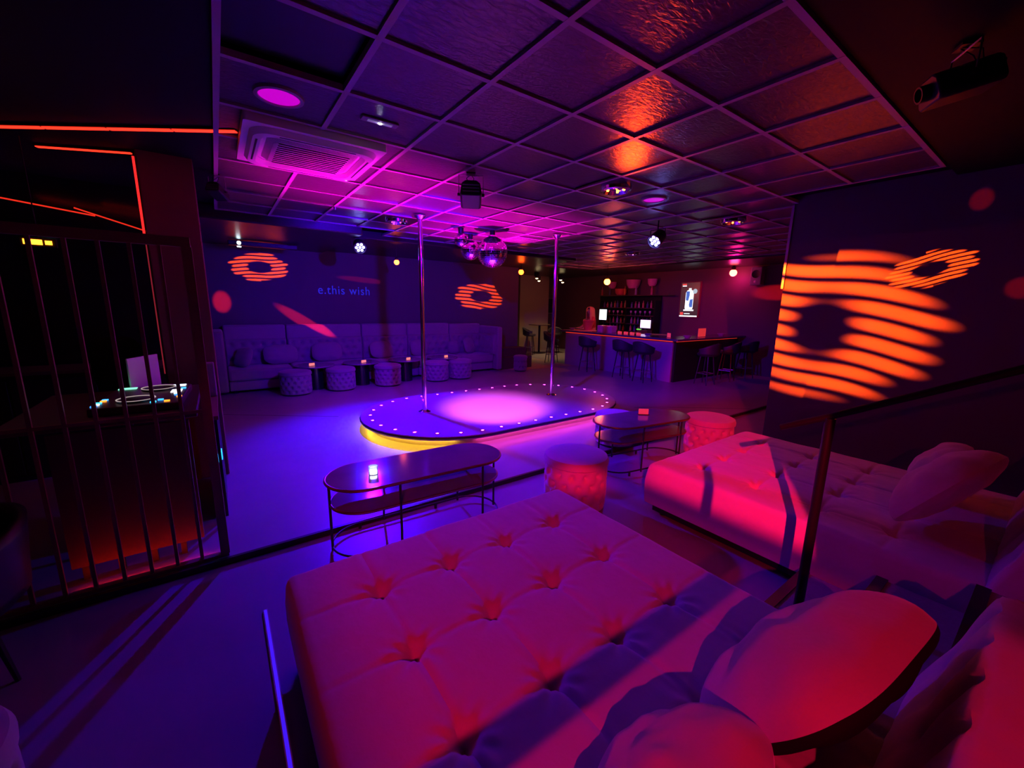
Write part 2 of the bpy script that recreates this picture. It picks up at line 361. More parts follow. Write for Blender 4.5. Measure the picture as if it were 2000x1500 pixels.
# ================================================================== UPHOLSTERY BUILDERS
def tufted_block(W, D, z0, z1, nu, nv, btn, seamw=0.013, dip=0.05, groove=0.010, r=0.045, seed=0, edge_soft=0.0):
    # box whose top is buttoned: local x 0..W, y 0..D
    def fn(u, v):
        x, y = u*W, v*D
        ex, ey = min(x, W-x), min(y, D-y); z = 0.0
        for e in (ex, ey):
            if e < r: z -= r - math.sqrt(max(0, r*r-(r-e)**2))
        dd = 9.0; gx = 9.0; gy = 9.0
        for bx, by in btn:
            q = math.hypot(x-bx, y-by); dd = min(dd, q); gx = min(gx, abs(x-bx)); gy = min(gy, abs(y-by))
        wob = 1+0.5*mnoise.noise(Vector((x*5, y*5, seed)))
        z -= dip*math.exp(-(dd/0.036)**2) + 0.012*math.exp(-(dd/0.10)**2)
        z -= groove*wob*math.exp(-(gx/seamw)**2)*min(1, ey/0.06) + groove*0.55*wob*math.exp(-(gy/seamw)**2)*min(1, ex/0.06)
        z += 0.0045*math.sin(75*gx+6*mnoise.noise(Vector((x*4, y*3, seed+5))))*math.exp(-(gx/0.07)**2)*max(0, mnoise.noise(Vector((x*3.1, y*3.1, seed+7)))+0.25)*min(1, ex/0.1)
        z += 0.0035*mnoise.noise(Vector((x*11, y*6, seed+3))) + 0.006*mnoise.noise(Vector((x*3, y*3, seed+9)))
        # radial pleats around the nearest button
        if btn:
            bx, by = min(btn, key=lambda b: math.hypot(x-b[0], y-b[1])); an = math.atan2(y-by, x-bx)
            z += 0.004*math.sin(an*9+seed)*math.exp(-((dd-0.07)/0.05)**2)
        return (x, y, z1+z)
    mb = MB().grid(fn, nu, nv)
    W1 = nu+1
    ring = [i for i in range(W1)] + [j*W1+nu for j in range(1, nv+1)] + [nv*W1+i for i in range(nu-1, -1, -1)] + [j*W1 for j in range(nv-1, 0, -1)]
    prev = ring
    for k, z in enumerate((0.66, 0.33, 0.0)):
        b = len(mb.v)
        for q in ring:
            x, y, _ = mb.v[q]; bul = 0.008*math.sin(PI*z) ; cx, cy = W/2, D/2
            mb.v.append((x+(bul if x > W-1e-4 else -bul if x < 1e-4 else 0), y+(bul if y > D-1e-4 else -bul if y < 1e-4 else 0), z0+(z1-r-z0)*z))
        cur = list(range(b, b+len(ring))); n = len(ring)
        mb.f += [(prev[i], cur[i], cur[(i+1) % n], prev[(i+1) % n]) for i in range(n)]
        prev = cur
    mb.f.append(tuple(reversed(prev)))
    return mb
def tufted_panel(W, H, T, nu, nv, cols, rows, dip=0.03, seed=0, diamond=True, pleat=0.0):
    # upright panel, local x 0..W, z 0..H, front at y=0 facing -y, back at y=T
    btn = []
    for j in range(rows):
        z = H*(j+0.7)/(rows+0.4)
        for i in range(cols):
            x = W*(i+0.5+(0.5 if (diamond and j % 2) else 0))/cols
            if x < W-0.02: btn.append((x, z))
    def fn(u, v):
        x, z = u*W, v*H; e = min(x, W-x, z, H-z); y = 0.0; r = 0.03
        if e < r: y += r - math.sqrt(max(0, r*r-(r-e)**2))
        d = min(math.hypot(x-a, z-b) for a, b in btn) if btn else 9
        y += dip*math.exp(-(d/0.035)**2) + dip*0.35*math.exp(-(d/0.09)**2)
        y += 0.004*mnoise.noise(Vector((x*8, z*8, seed)))
        if pleat: dx = abs((x/W*cols) % 1.0-0.5)*W/cols; y += pleat*math.exp(-(dx/0.03)**2)*min(1, z/H*1.2)*min(1, (H-z)/0.03)
        return (x, y, z)
    mb = MB().grid(fn, nu, nv); W1 = nu+1
    ring = [i for i in range(W1)] + [j*W1+nu for j in range(1, nv+1)] + [nv*W1+i for i in range(nu-1, -1, -1)] + [j*W1 for j in range(nv-1, 0, -1)]
    b = len(mb.v); n = len(ring)
    for q in ring: x, y, z = mb.v[q]; mb.v.append((x, T, z))
    cur = list(range(b, b+n)); mb.f += [(ring[i], cur[i], cur[(i+1) % n], ring[(i+1) % n]) for i in range(n)]
    mb.f.append(tuple(reversed(cur)))
    return mb
def pillow_mesh(w, h, t, n=26, seed=0, half=None, wr=0.012):
    # local: x width, z height, y thickness; half=+1 front (-y) or -1 back
    def side(sg):
        def fn(u, v):
            a, b = 2*u-1, 2*v-1
            k = (max(0, 1-abs(a)**2.6)*max(0, 1-abs(b)**2.6))**0.55
            x = a*w/2*math.sqrt(1-0.36*b*b*b*b); z = b*h/2*math.sqrt(1-0.36*a*a*a*a)
            rad = math.atan2(b, a)
            y = sg*(t/2*k + wr*k*math.sin(rad*8+seed)*(abs(a)**2+abs(b)**2)*0.7 + wr*1.2*k*mnoise.noise(Vector((a*2.5, b*2.5, seed))))
            return (x, y, z)
        return fn
    mb = MB()
    if half is None or half > 0: mb.grid(side(-1), n, n)
    if half is None or half < 0:
        m2 = MB().grid(side(1), n, n); mb.add(m2.v, [tuple(reversed(f)) for f in m2.f])
    return mb
def pouf_mesh(R, H, rows=4, cols=14, seed=0):
    mb = MB(); z0, z1 = 0.03, H-0.085; btn = []
    for j in range(rows):
        for i in range(cols): btn.append((2*PI*(i+(0.5 if j % 2 else 0))/cols, z0+(z1-z0)*(j+0.6)/(rows+0.2)))
    def fn(u, v):
        th = 2*PI*u; z = z0+(z1-z0)*v; d = 9; sm = 9
        for a, b in btn:
            da = (th-a+PI) % (2*PI)-PI; ax = da*R; d = min(d, math.hypot(ax, z-b))
            if abs(ax) < 0.2 and abs(z-b) < 0.2: sm = min(sm, abs(abs(ax)*((z1-z0)/(rows+0.2))/(PI*R/cols)-abs(z-b)))
        e = min(v, 1-v)
        r = R-0.045*math.exp(-(d/0.022)**2)-0.008*math.exp(-(sm/0.010)**2)*min(1, e*8) - 0.01*max(0, 1-e*8)
        return (r*math.cos(th), r*math.sin(th), z)
    mb.grid(fn, 112, 26, wrap=True)
    return mb
def make_pouf(name, label, loc, R=0.27, H=0.45, group=None, m=None, rows=4):
    t = thing(name, label, 'ottoman', loc, 0, group)
    mm = m or M_velvet
    pouf_mesh(R, H, rows).build('tufted_side', mm, t, smooth=True)
    MB().lathe([(0.0, H-0.075), (R-0.012, H-0.085), (R+0.006, H-0.075), (R+0.008, H-0.045), (R-0.005, H-0.015), (R-0.04, H-0.002), (R*0.5, H+0.006), (0, H+0.008)], 56).build('seat_pad', mm, t, smooth=True)
    MB().lathe([(R-0.03, 0.0), (R-0.025, 0.04)], 32).build('base_ring', M_blkmetal, t, smooth=True)
    return t

# ------------------------------------------------------------------ daybeds
def daybed(name, label, loc, W, D, ncol, nrow, seed, nearlab, btn):
    t = thing(name, label, 'daybed', loc, 0)
    mb = tufted_block(W, D, 0.10, 0.455, 170, 180, btn, seed=seed); mb.build('mattress', M_velvet, t, smooth=True)
    MB().box((0.05, 0.05, 0.03), (W-0.05, D-0.05, 0.11)).build('base', M_black, t)
    for sx in (0.1, W-0.1):
        for sy in (0.12, D-0.12): MB().lathe([(0.022, 0.0), (0.028, 0.04)], 12, (sx, sy, 0)).build('foot', M_blkmetal, t)
    # leaning buttoned backrest at the head
    bk = tufted_panel(W, 0.50, 0.16, 140, 44, 9, 1, dip=0.04, seed=seed, pleat=0.022)
    b = bk.build('backrest', M_velvet, t, smooth=True)
    b.location = (W, 0.05, 0.42); b.rotation_euler = (math.radians(-17), 0, PI)
    return t
B1 = (0.14, 0.10, -0.04); btn1 = [(x-0.14, y-0.10) for x in (0.49, 0.845, 1.19, 1.55) for y in (1.68, 1.28, 0.89, 0.50)]
bed1 = daybed('daybed', 'large buttoned velvet daybed filling the foreground', B1, 1.76, 1.93, 4, 4, 1, '', btn1)
B2 = (2.85, 0.02, -0.04); btn2 = [(x, y) for x in (0.32, 0.68, 1.04, 1.40) for y in (1.62, 1.20, 0.80, 0.42)]
bed2 = daybed('daybed', 'buttoned velvet daybed by the right wall, behind the handrail', B2, 1.72, 1.93, 4, 4, 5, '', btn2)
def big_pillow(label, loc, rot, w, h, t, seed, back=True):
    p = thing('cushion', label, 'cushion', loc, 0); p.rotation_euler = rot
    pillow_mesh(w, h, t, 40, seed, +1, 0.016).build('front_panel', M_velvet, p, smooth=True)
    pillow_mesh(w, h, t*0.45, 40, seed, -1, 0.010).build('back_panel', M_darkfab if back else M_velvet, p, smooth=True)  # black back puts the shade against the backrest into the colour
    return p
rad = math.radians
# front panels face +y (towards the foot of the bed), leaning back
big_pillow('plump velvet cushion with the shade behind it painted on its back, leaning at the head of the foreground daybed', (1.33, 0.275, 0.645), (-rad(38), 0, rad(175)), 0.74, 0.56, 0.34, 2)
big_pillow('velvet cushion cut off by the bottom edge, on the foreground daybed', (0.72, 0.36, 0.60), (-rad(44), 0, rad(190)), 0.50, 0.46, 0.26, 4, False)
big_pillow('tall creased velvet cushion against the right daybed backrest', (3.42, 0.29, 0.68), (-rad(34), 0, rad(172)), 0.70, 0.56, 0.33, 6, False)
big_pillow('small shaded velvet cushion behind the tall one on the right daybed', (4.08, 0.40, 0.62), (-rad(36), 0, rad(188)), 0.46, 0.42, 0.26, 8, False)

# ------------------------------------------------------------------ poufs near the daybeds
make_pouf('tufted_ottoman', 'round tufted ottoman beside the far corner of the foreground daybed', (2.45, 2.40, -0.04), 0.275, 0.49)
make_pouf('tufted_ottoman', 'round tufted ottoman at the end of the oval table, by the right daybed', (4.68, 2.40, -0.04), 0.27, 0.49)
make_pouf('tufted_ottoman', 'round ottoman almost hidden between the stage tip and the oval table', (3.98, 3.24, 0.0), 0.25, 0.40)
make_pouf('tufted_ottoman', 'plain ottoman cut off at the lower left corner of the picture', (-0.93, 1.66, -0.04), 0.30, 0.46, rows=3)

# ------------------------------------------------------------------ oval side tables
def oval_table(label, loc, rz, L, W, H=0.54):
    t = thing('oval_table', label, 'table', loc, rz, 'two-tier oval tables by the stage')
    def tier(z, L, W, nm):
        p = MB().prism(stadium(0, 0, L, W, 24), z-0.012, z).build(nm, M_marble, t, smooth=True)
        MB().tube([(x, y, z-0.010) for x, y in stadium(0, 0, L+0.008, W+0.008, 24)], 0.011, 8, closed=True).build('copper_edge', M_brass, p, smooth=True)
    tier(H, L, W, 'tabletop'); tier(H-0.17, L-0.05, W-0.05, 'shelf')
    r = W/2-0.015; h = L/2-W/2
    for (x, y) in ((-h-r, 0), (h+r, 0), (-h*0.55, -r), (h, -r), (-h*0.55, r), (h, r)):
        MB().tube([(x, y, 0.02), (x, y, H-0.014)], 0.009, 8).build('leg', M_blkmetal, t)
    MB().tube([(x, y, 0.045) for x, y in stadium(0, 0, L-0.03, W-0.03, 24)], 0.008, 8, closed=True).build('foot_ring', M_blkmetal, t, smooth=True)
    for (x, y) in ((-h, -r), (h*0.5, -r), (-h, r), (h*0.5, r)): MB().lathe([(0.012, 0.0), (0.012, 0.045)], 10, (x, y, 0)).build('glide', M_blkmetal, t)
    return t
oval_table('oval two-tier table in front of the stage, beside the foreground daybed', (1.16, 2.79, -0.04), rad(-3), 1.34, 0.50)
oval_table('oval two-tier table at the stage end, between the two tufted ottomans', (3.76, 2.69, -0.04), rad(-9), 1.22, 0.50)
# tea light glass and card holder
def tea_light(label, loc, col_, st):
    t = thing('tea_light', label, 'tea light', loc)
    MB().lathe([(0.0, 0.0), (0.032, 0.0), (0.036, 0.06), (0.033, 0.06), (0.029, 0.004), (0.0, 0.004)], 20).build('glass_cup', M_glass, t, smooth=True)
    MB().lathe([(0.0, 0.006), (0.024, 0.006), (0.024, 0.03), (0.0, 0.032)], 16).build('lit_candle', emis('white_blue_glow' if st > 30 else 'red_glow', col_, st), t, smooth=True)
tea_light('small glowing white blue light on the oval table in front of the stage', (0.80, 2.78, 0.50), (0.5, 0.6, 1.0), 40)
def table_card(label, loc, rz, col_, st, w=0.09, h=0.055):
    t = thing('table_card', label, 'card holder', loc, rz)
    MB().box((-w/2-0.008, -0.03, 0), (w/2+0.008, 0.03, 0.008)).build('clear_foot', M_glass, t)
    MB().box((-w/2, -0.004, 0.008), (w/2, 0.004, 0.008+h)).build('card', mat('printed_card_%d' % int(st*10), (0.75, 0.2, 0.2), 0.5, emit=col_, estr=st, noise=(60, .5)), t)
table_card('red lit acrylic menu block on the oval table by the right daybed', (3.87, 2.76, 0.50), rad(-40), (1, 0.03, 0.10), 0.7, 0.11, 0.06)

# ------------------------------------------------------------------ sofa along the back wall
sofa = thing('corner_sofa', 'long modular tufted sofa along the back wall', 'sofa', (0, 0.27, 0))
MODS = [(0.05, 1.13), (1.13, 2.66), (2.66, 3.75), (3.75, 4.90), (4.90, 5.85)]
for k, (a, b) in enumerate(MODS):
    MB().box((a+0.01, 8.68, 0.05), (b-0.01, 9.5, 0.23)).build('seat_base', M_velvet2, sofa, bevel=0.02)
    MB().box((a+0.006, 8.64, 0.235), (b-0.006, 9.42, 0.45)).build('seat_cushion', M_velvet2, sofa, bevel=0.05, seg=3)
    tufted_panel(b-a-0.02, 0.52, 0.14, int((b-a)*40), 22, max(4, int((b-a)/0.17)), 3, dip=0.05, seed=k).build('tufted_back', M_velvet2, sofa, smooth=True, loc=(a+0.01, 9.30, 0.44))
    MB().box((a+0.008, 9.36, 0.94), (b-0.008, 9.52, 1.235-0.02*(k == 4))).build('headrest_panel', M_velvet2, sofa, bevel=0.03)
    for fx in (a+0.1, b-0.1): MB().box((fx-0.03, 8.74, 0.0), (fx+0.03, 8.80, 0.06)).build('foot', M_black, sofa)
MB().box((-0.12, 8.62, 0.04), (0.05, 9.52, 1.16)).build('arm_panel', M_velvet2, sofa, bevel=0.04)
MB().box((5.85, 8.50, 0.04), (6.02, 9.52, 1.16)).build('arm_panel', M_velvet2, sofa, bevel=0.04)
tufted_panel(0.8, 0.52, 0.12, 34, 22, 4, 3, seed=9).build('tufted_back', M_velvet2, sofa, smooth=True, loc=(5.76, 9.34, 0.44), rot=(0, 0, -PI/2))
def sofa_pillow(label, x, y, z, w, h, rx, rz, seed):
    y += 0.27
    o = pillow_mesh(w, h, 0.16, 18, seed).build('sofa_cushion', M_velvet2, None, smooth=True, loc=(x, y, z), rot=(rx, 0, rz)); tag(o, label, 'cushion', 'cushions on the long sofa')
sofa_pillow('sofa cushion tilted against the left arm panel', 0.33, 9.02, 0.64, 0.42, 0.40, rad(-24), rad(-58), 1)
sofa_pillow('wide sofa cushion just right of the left corner, below the ring projection', 0.98, 9.16, 0.65, 0.62, 0.40, rad(-18), rad(4), 2)
sofa_pillow('sofa cushion under the red light patch on the headrest', 1.86, 9.17, 0.66, 0.60, 0.42, rad(-16), rad(-4), 3)
sofa_pillow('sofa cushion leaning left of the nearer dance pole', 3.04, 9.15, 0.65, 0.56, 0.40, rad(-22), rad(8), 4)
sofa_pillow('sofa cushion directly behind the left dance pole', 3.98, 9.18, 0.64, 0.44, 0.40, rad(-16), rad(0), 5)
sofa_pillow('sofa cushion turned inward near the right arm panel', 5.35, 9.10, 0.65, 0.44, 0.42, rad(-18), rad(28), 6)
sofa_pillow('small sofa cushion in the right corner next to the turned cushion', 4.93, 9.17, 0.62, 0.32, 0.34, rad(-14), rad(-10), 7)
ot_lab = ['tufted ottoman nearest the left sofa arm', 'second tufted ottoman from the left in front of the sofa', 'third tufted ottoman from the left in front of the sofa, left of the pole', 'tufted ottoman just right of the left dance pole, by the sofa', 'rightmost tufted ottoman in front of the sofa']
p0 = None
for (x, y), lab in zip(((1.08, 8.42), (1.89, 8.44), (2.83, 8.42), (3.95, 8.40), (4.55, 8.40)), ot_lab):
    if p0 is None: p0 = make_pouf('tufted_ottoman', lab, (x, y, 0.0), 0.27, 0.45, 'tufted ottomans in front of the sofa', M_velvet2)
    else: copy_tree(p0, (x, y, 0.0), x, lab)
t0 = None
M_drum = mat('black_mirror_drum', (0.05, 0.045, 0.06), 0.15, metal=0.7)
for (x, y), lab in zip(((1.48, 8.74), (2.38, 8.74), (3.34, 8.74), (4.26, 8.74)), ['drum table with round top between the first two sofa ottomans', 'drum table with round top behind the second sofa ottoman', 'drum table with round top left of the nearer pole, by the sofa', 'drum table between the two right hand sofa ottomans']):
    if t0 is None:
        t0 = thing('drum_table', lab, 'table', (x, y, 0), 0, 'drum tables in front of the sofa')
        MB().lathe([(0.0, 0.0), (0.15, 0.0), (0.15, 0.46), (0.0, 0.46)], 40).build('drum', M_drum, t0, smooth=True)
        MB().lathe([(0.0, 0.46), (0.36, 0.46), (0.365, 0.475), (0.36, 0.485), (0.0, 0.485)], 48).build('tabletop', M_marble, t0, smooth=True)
    else: copy_tree(t0, (x, y, 0), 0, lab)
for (x, y, lab) in ((1.40, 8.58, 'small lit card on the leftmost drum table'), (2.38, 8.56, 'small lit card on the second drum table from the left'), (3.34, 8.54, 'small lit card on the drum table left of the pole'), (4.26, 8.54, 'small lit card on the rightmost drum table')):
    table_card(lab, (x, y, 0.485), rad(20), (1.0, 0.25, 0.12), 0.9, 0.11, 0.05)

# ================================================================== HANDRAIL BY THE STEPS
hr = thing('handrail', 'black sloping handrail on one post beside the steps', 'handrail', (2.33, 0.62, 0.12))
MB().tube([(0, 0, 0.0), (0, 0, 1.08)], 0.022, 16).build('post', M_matteblk, hr, smooth=True)
MB().lathe([(0.0, 0.0), (0.055, 0.0), (0.055, 0.006), (0.026, 0.012)], 20).build('base_plate', M_matteblk, hr, smooth=True)
MB().tube([(0, 0.20, 0.985), (0, 0.0, 1.09), (0, -1.55, 1.97)], 0.016, 14).build('rail', M_matteblk, hr, smooth=True)
MB().tube([(0, -1.1, 0.45), (0, -1.1, 1.70)], 0.020, 14).build('post', M_matteblk, hr, smooth=True)

# metal floor trim along the foreground daybed, its blue shine put in as emission
lp = thing('floor_glow_trim', 'thin blue lit floor strip along the left side of the foreground daybed', 'led strip', (0.06, 1.65, -0.04))
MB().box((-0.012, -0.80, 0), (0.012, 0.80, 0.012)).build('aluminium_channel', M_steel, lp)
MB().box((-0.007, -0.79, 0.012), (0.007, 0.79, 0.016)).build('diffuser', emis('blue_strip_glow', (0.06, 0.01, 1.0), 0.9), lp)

# ================================================================== DJ BOOTH AND RAILING ON THE LEFT
rail = thing('booth_railing', 'tall dark barred railing around the DJ booth', 'railing', (-0.11, 3.14, 0))
RH = 2.06
MB().box((-3.0, -0.02, RH-0.055), (0.02, 0.02, RH)).build('top_rail', M_brown, rail)
MB().box((-3.0, -0.02, 0.0), (0.02, 0.02, 0.02)).build('bottom_rail', M_brown, rail)
MB().box((-3.0, -0.008, 1.005), (-0.02, 0.008, 1.025)).build('middle_rail', M_brown, rail)
MB().box((-0.025, -0.022, 0.02), (0.025, 0.022, RH-0.055)).build('corner_post', M_brown, rail)
bal = MB().box((-0.009, -0.009, 0.02), (0.009, 0.009, RH-0.055)).mesh('baluster'); bal.materials.append(M_brown)
for k in range(1, 24): link('baluster', bal, None, rail, (-0.125*k, 0, 0))
MB().box((-0.012, 0.022, RH-0.055), (0.012, 0.50, RH-0.01)).build('return_rail', M_brown, rail)
MB().box((-0.012, 0.48, 0.0), (0.012, 0.51, RH-0.055)).build('return_post', M_brown, rail)
desk = thing('dj_desk', 'dark DJ desk behind the barred railing', 'desk', (0, 0, 0))
MB().box((-1.05, 3.28, 0.95), (-0.17, 4.35, 0.99)).build('desktop', M_wood, desk, bevel=0.006)
MB().box((-0.86, 3.30, 0.09), (-0.22, 3.33, 0.93)).build('front_panel', mat('dark_red_booth_panel', (0.10, 0.05, 0.045), 0.6, noise=(8, .15)), desk)
for x in (-0.82, -0.66, -0.50, -0.35): MB().box((x, 3.31, 0.0), (x+0.03, 3.345, 0.09)).build('foot', M_black, desk)
MB().box((-1.03, 4.25, 0.0), (-0.99, 4.32, 0.95)).build('leg', M_black, desk)
MB().box((-0.88, 3.40, 0.62), (-0.35, 4.0, 0.65)).build('shelf', M_wood, desk)
pan = thing('booth_side_panel', 'narrow dark side panel with a small blue light, right of the DJ desk', 'panel', (-0.10, 4.5, 0))
MB().box((-0.05, -0.75, 0.0), (0.02, 0.18, 0.80)).build('panel', M_black, pan)
MB().box((-0.06, -0.75, 0.80), (0.03, 0.18, 0.83)).build('cap', M_brown, pan)
MB().box((-0.045, 0.06, 0.83), (0.03, 0.17, 1.14)).build('upright', M_velvet2, pan, bevel=0.01)
MB().box((0.020, -0.70, 0.46), (0.026, -0.62, 0.53)).build('blue_lamp', emis('cyan_indicator', (0.02, 0.45, 1.0), 2.2), pan)
MB().box((-0.062, -0.756, 0.46), (0.0, -0.750, 0.53)).build('blue_lamp', emis('cyan_indicator', (0.02, 0.45, 1.0), 2.2), pan)
# controller
dj = thing('dj_controller', 'DJ controller with lit pads and two jog wheels on the booth desk', 'dj controller', (-0.46, 3.76, 0.99), rad(-3))
MB().box((-0.22, -0.36, 0.0), (0.22, 0.36, 0.05)).build('body', mat('dark_controller_case', (0.10, 0.07, 0.07), 0.35), dj, bevel=0.008)
for (x, y) in ((-0.02, -0.19), (0.04, 0.20)):
    j = MB().lathe([(0.0, 0.05), (0.098, 0.05), (0.098, 0.062), (0.0, 0.066)], 36, (x, y, 0)).build('jog_wheel', M_blkmetal, dj, smooth=True)
    MB().lathe([(0.094, 0.063), (0.100, 0.063), (0.100, 0.066), (0.094, 0.066)], 36, (x, y, 0), None, False).build('jog_ring', emis('white_ring_glow', (0.9, 0.7, 0.7), 0.5), j)
scr = [((-0.15, 0.30), (0.10, 0.05), (0.25, 0.9, 0.6), 1.4), ((0.15, 0.30), (0.08, 0.06), (0.75, 0.85, 1.0), 2.0), ((0.16, 0.06), (0.06, 0.10), (0.9, 0.8, 0.9), 1.6)]
for (x, y), (a, b), c, s in scr: MB().box((x-a/2, y-b/2, 0.05), (x+a/2, y+b/2, 0.056)).build('display', emis('display_%d' % int(c[0]*100), c, s), dj)
btn_cols = [(0.03, 0.3, 1.0), (1.0, 0.25, 0.02), (0.03, 0.5, 1.0), (0.9, 0.9, 1.0), (0.03, 0.2, 1.0)]
k = 0
for (x, y) in ((-0.19, -0.10), (-0.19, -0.14), (-0.20, -0.20), (-0.20, -0.25), (-0.20, -0.30), (0.11, -0.24), (0.15, -0.30), (0.08, -0.30), (0.17, -0.04), (0.18, -0.10), (0.19, 0.16), (0.20, -0.17)):
    c = btn_cols[k % 5]; k += 1
    MB().box((x-0.014, y-0.012, 0.05), (x+0.014, y+0.012, 0.057)).build('pad', emis('pad_glow_%d' % (k % 5), c, 2.6), dj)
lap = thing('laptop', 'open laptop with pale lid standing behind the DJ controller', 'laptop', (-0.42, 4.22, 0.99), rad(62))
MB().box((-0.16, -0.11, 0.0), (0.16, 0.11, 0.018)).build('keyboard_deck', M_white, lap, bevel=0.004)
MB().box((-0.16, 0.10, 0.018), (0.16, 0.112, 0.27)).build('lid', M_white, lap, bevel=0.004)
cab = thing('back_cabinet', 'low black cabinet behind the DJ desk', 'cabinet', (0, 0, 0))
MB().box((-4.5, 5.55, 0.0), (-0.45, 6.0, 1.0)).build('body', M_black, cab)
for k in range(7): MB().box((-4.46+0.575*k, 5.535, 0.06), (-3.90+0.575*k, 5.55, 0.95)).build('door', M_black, cab, bevel=0.004)
MB().box((-4.55, 5.50, 1.0), (-0.45, 6.02, 1.03)).build('countertop', M_wood, cab)
ch = thing('dj_chair', 'black rounded chair back behind the DJ desk', 'chair', (-0.76, 4.88, 0))
pillow_mesh(0.36, 0.5, 0.12, 16, 3).build('backrest', M_darkfab, ch, smooth=True, loc=(0, 0.1, 1.12))
MB().tube([(0, 0.1, 0.5), (0, 0.12, 1.0)], 0.03, 10).build('stem', M_blkmetal, ch)
MB().lathe([(0, 0.45), (0.22, 0.45), (0.23, 0.5), (0, 0.53)], 24, (0, -0.1, 0)).build('seat', M_darkfab, ch, smooth=True)
MB().lathe([(0.25, 0.0), (0.25, 0.02), (0.03, 0.06), (0.03, 0.46)], 24, (0, -0.1, 0)).build('base', M_blkmetal, ch, smooth=True)
ex = thing('exit_sign', 'small glowing orange lamp hanging behind the railing top', 'lamp', (-1.02, 4.6, 2.10))
MB().box((-0.09, -0.02, -0.03), (0.09, 0.02, 0.03)).build('case', M_black, ex); MB().box((-0.075, -0.026, -0.018), (0.02, -0.02, 0.018)).build('lens', emis('amber_glow', (1.0, 0.22, 0.01), 9), ex)
MB().box((0.035, -0.026, -0.014), (0.07, -0.02, 0.014)).build('lens', emis('amber_glow', (1.0, 0.22, 0.01), 9), ex); MB().tube([(0, 0, 0.03), (0, 0, 0.72)], 0.004, 6).build('wire', M_black, ex)
wl = thing('small_white_lamp', 'small white lamp at the far left above the railing', 'lamp', (-1.52, 5.4, 2.44))
MB().lathe([(0.0, 0.0), (0.05, 0.0), (0.06, 0.08), (0.0, 0.1)], 16).build('housing', M_black, wl); MB().lathe([(0.0, -0.006), (0.04, -0.006), (0.04, 0.0)], 16).build('lens', emis('cool_white_glow', (0.7, 0.9, 1.0), 6), wl)
MB().tube([(0, 0, 0.1), (0, 0, 0.46)], 0.006, 6).build('stem', M_black, wl)
# red LED lines on the ceiling and down the column
def led_line(label, a, b, nseg, st, wdt=0.03):
    a, b = Vector(a), Vector(b); L = (b-a).length; t = thing('ceiling_led_line', label, 'led strip', a, math.atan2((b-a).y, (b-a).x))
    MB().box((0, -wdt/2-0.01, 0.0), (L, wdt/2+0.01, 0.015)).build('channel', M_black, t)
    for k in range(nseg): MB().box((L*k/nseg+0.008, -wdt/2, -0.006), (L*(k+1)/nseg-0.008, wdt/2, 0.0)).build('diffuser', emis('red_line_glow', (1.0, 0.02, 0.008), st), t)
led_line('long red ceiling light line running left from the ceiling air conditioner', (-1.62, 5.05, 2.885), (0.24, 3.72, 2.885), 5, 3.2, 0.035)
led_line('short red ceiling light line left of the column top', (-1.05, 5.10, 2.885), (-0.44, 4.80, 2.885), 1, 1.1, 0.03)
cl = thing('column_led_strip', 'vertical red light strip on the left edge of the column', 'led strip', (-0.428, 4.712, 0.0))
MB().box((-0.006, -0.006, 1.0), (0.008, 0.006, 2.86)).build('channel', M_black, cl)
MB().box((-0.012, -0.010, 2.22), (0.004, -0.002, 2.84)).build('diffuser', emis('column_red_glow', (1.0, 0.02, 0.02), 1.4), cl)
MB().box((-0.006, -0.010, 1.05), (0.002, -0.004, 2.22)).build('edge_strip', emis('column_dim_glow', (1.0, 0.05, 0.10), 0.22), cl)
# red floor lamp that lights the booth front
fr = thing('floor_wash_light', 'low red floor light behind the railing foot', 'light', (-0.5, 3.215, 0))
MB().box((-0.34, -0.052, 0.0), (0.36, -0.046, 0.018)).build('housing', M_black, fr); MB().box((-0.33, -0.046, 0.003), (0.35, -0.043, 0.016)).build('diffuser', emis('red_floor_glow', (1.0, 0.015, 0.004), 24), fr)

for (lab, a, b) in (('painted red reflection line low on the dark wall left of the column', (-1.10, 6.28, 2.62), (-0.52, 6.28, 2.44)), ('upper faint painted red reflection line on the dark wall left of the column', (-1.75, 6.28, 2.66), (-0.95, 6.28, 2.56))):
    a, b = Vector(a), Vector(b); t = thing('wall_reflection_line', lab, 'led strip', a)  # glowing tubes put in for soffit reflections; no lamp stands there
    MB().tube([(0, 0.012, 0), b-a+Vector((0, 0.012, 0))], 0.012, 6).build('channel', M_black, t); MB().tube([(0, 0, 0), b-a], 0.007, 6).build('diffuser', emis('dim_red_reflection', (1.0, 0.03, 0.012), 0.9), t)
# dark tub chair near the railing, lower left
tc = thing('tub_chair', 'dark tub chair in shadow by the railing at the lower left', 'chair', (-1.16, 2.66, -0.04), rad(-60))
def shell(u, v):
    a = -1.9+3.8*u; r = 0.30+0.03*v; h = 0.42+(0.34*(0.35+0.65*math.cos(a*0.42)**2))*v
    return (r*math.sin(a), r*math.cos(a)*0.95, h)
s1 = MB().grid(shell, 36, 8); o = s1.build('shell', mat('dark_leather', (0.03, 0.028, 0.035), 0.35), tc, smooth=True); sm = o.modifiers.new('thick', 'SOLIDIFY'); sm.thickness = 0.04
MB().lathe([(0, 0.36), (0.28, 0.36), (0.30, 0.40), (0.27, 0.46), (0, 0.475)], 32).build('seat', MATS['dark_leather'], tc, smooth=True)
for k in range(4): a = PI/4+k*PI/2; MB().tube([(0.2*math.cos(a), 0.2*math.sin(a), 0.37), (0.26*math.cos(a), 0.26*math.sin(a), 0.0)], [0.016, 0.01], 8).build('leg', M_blkmetal, tc)

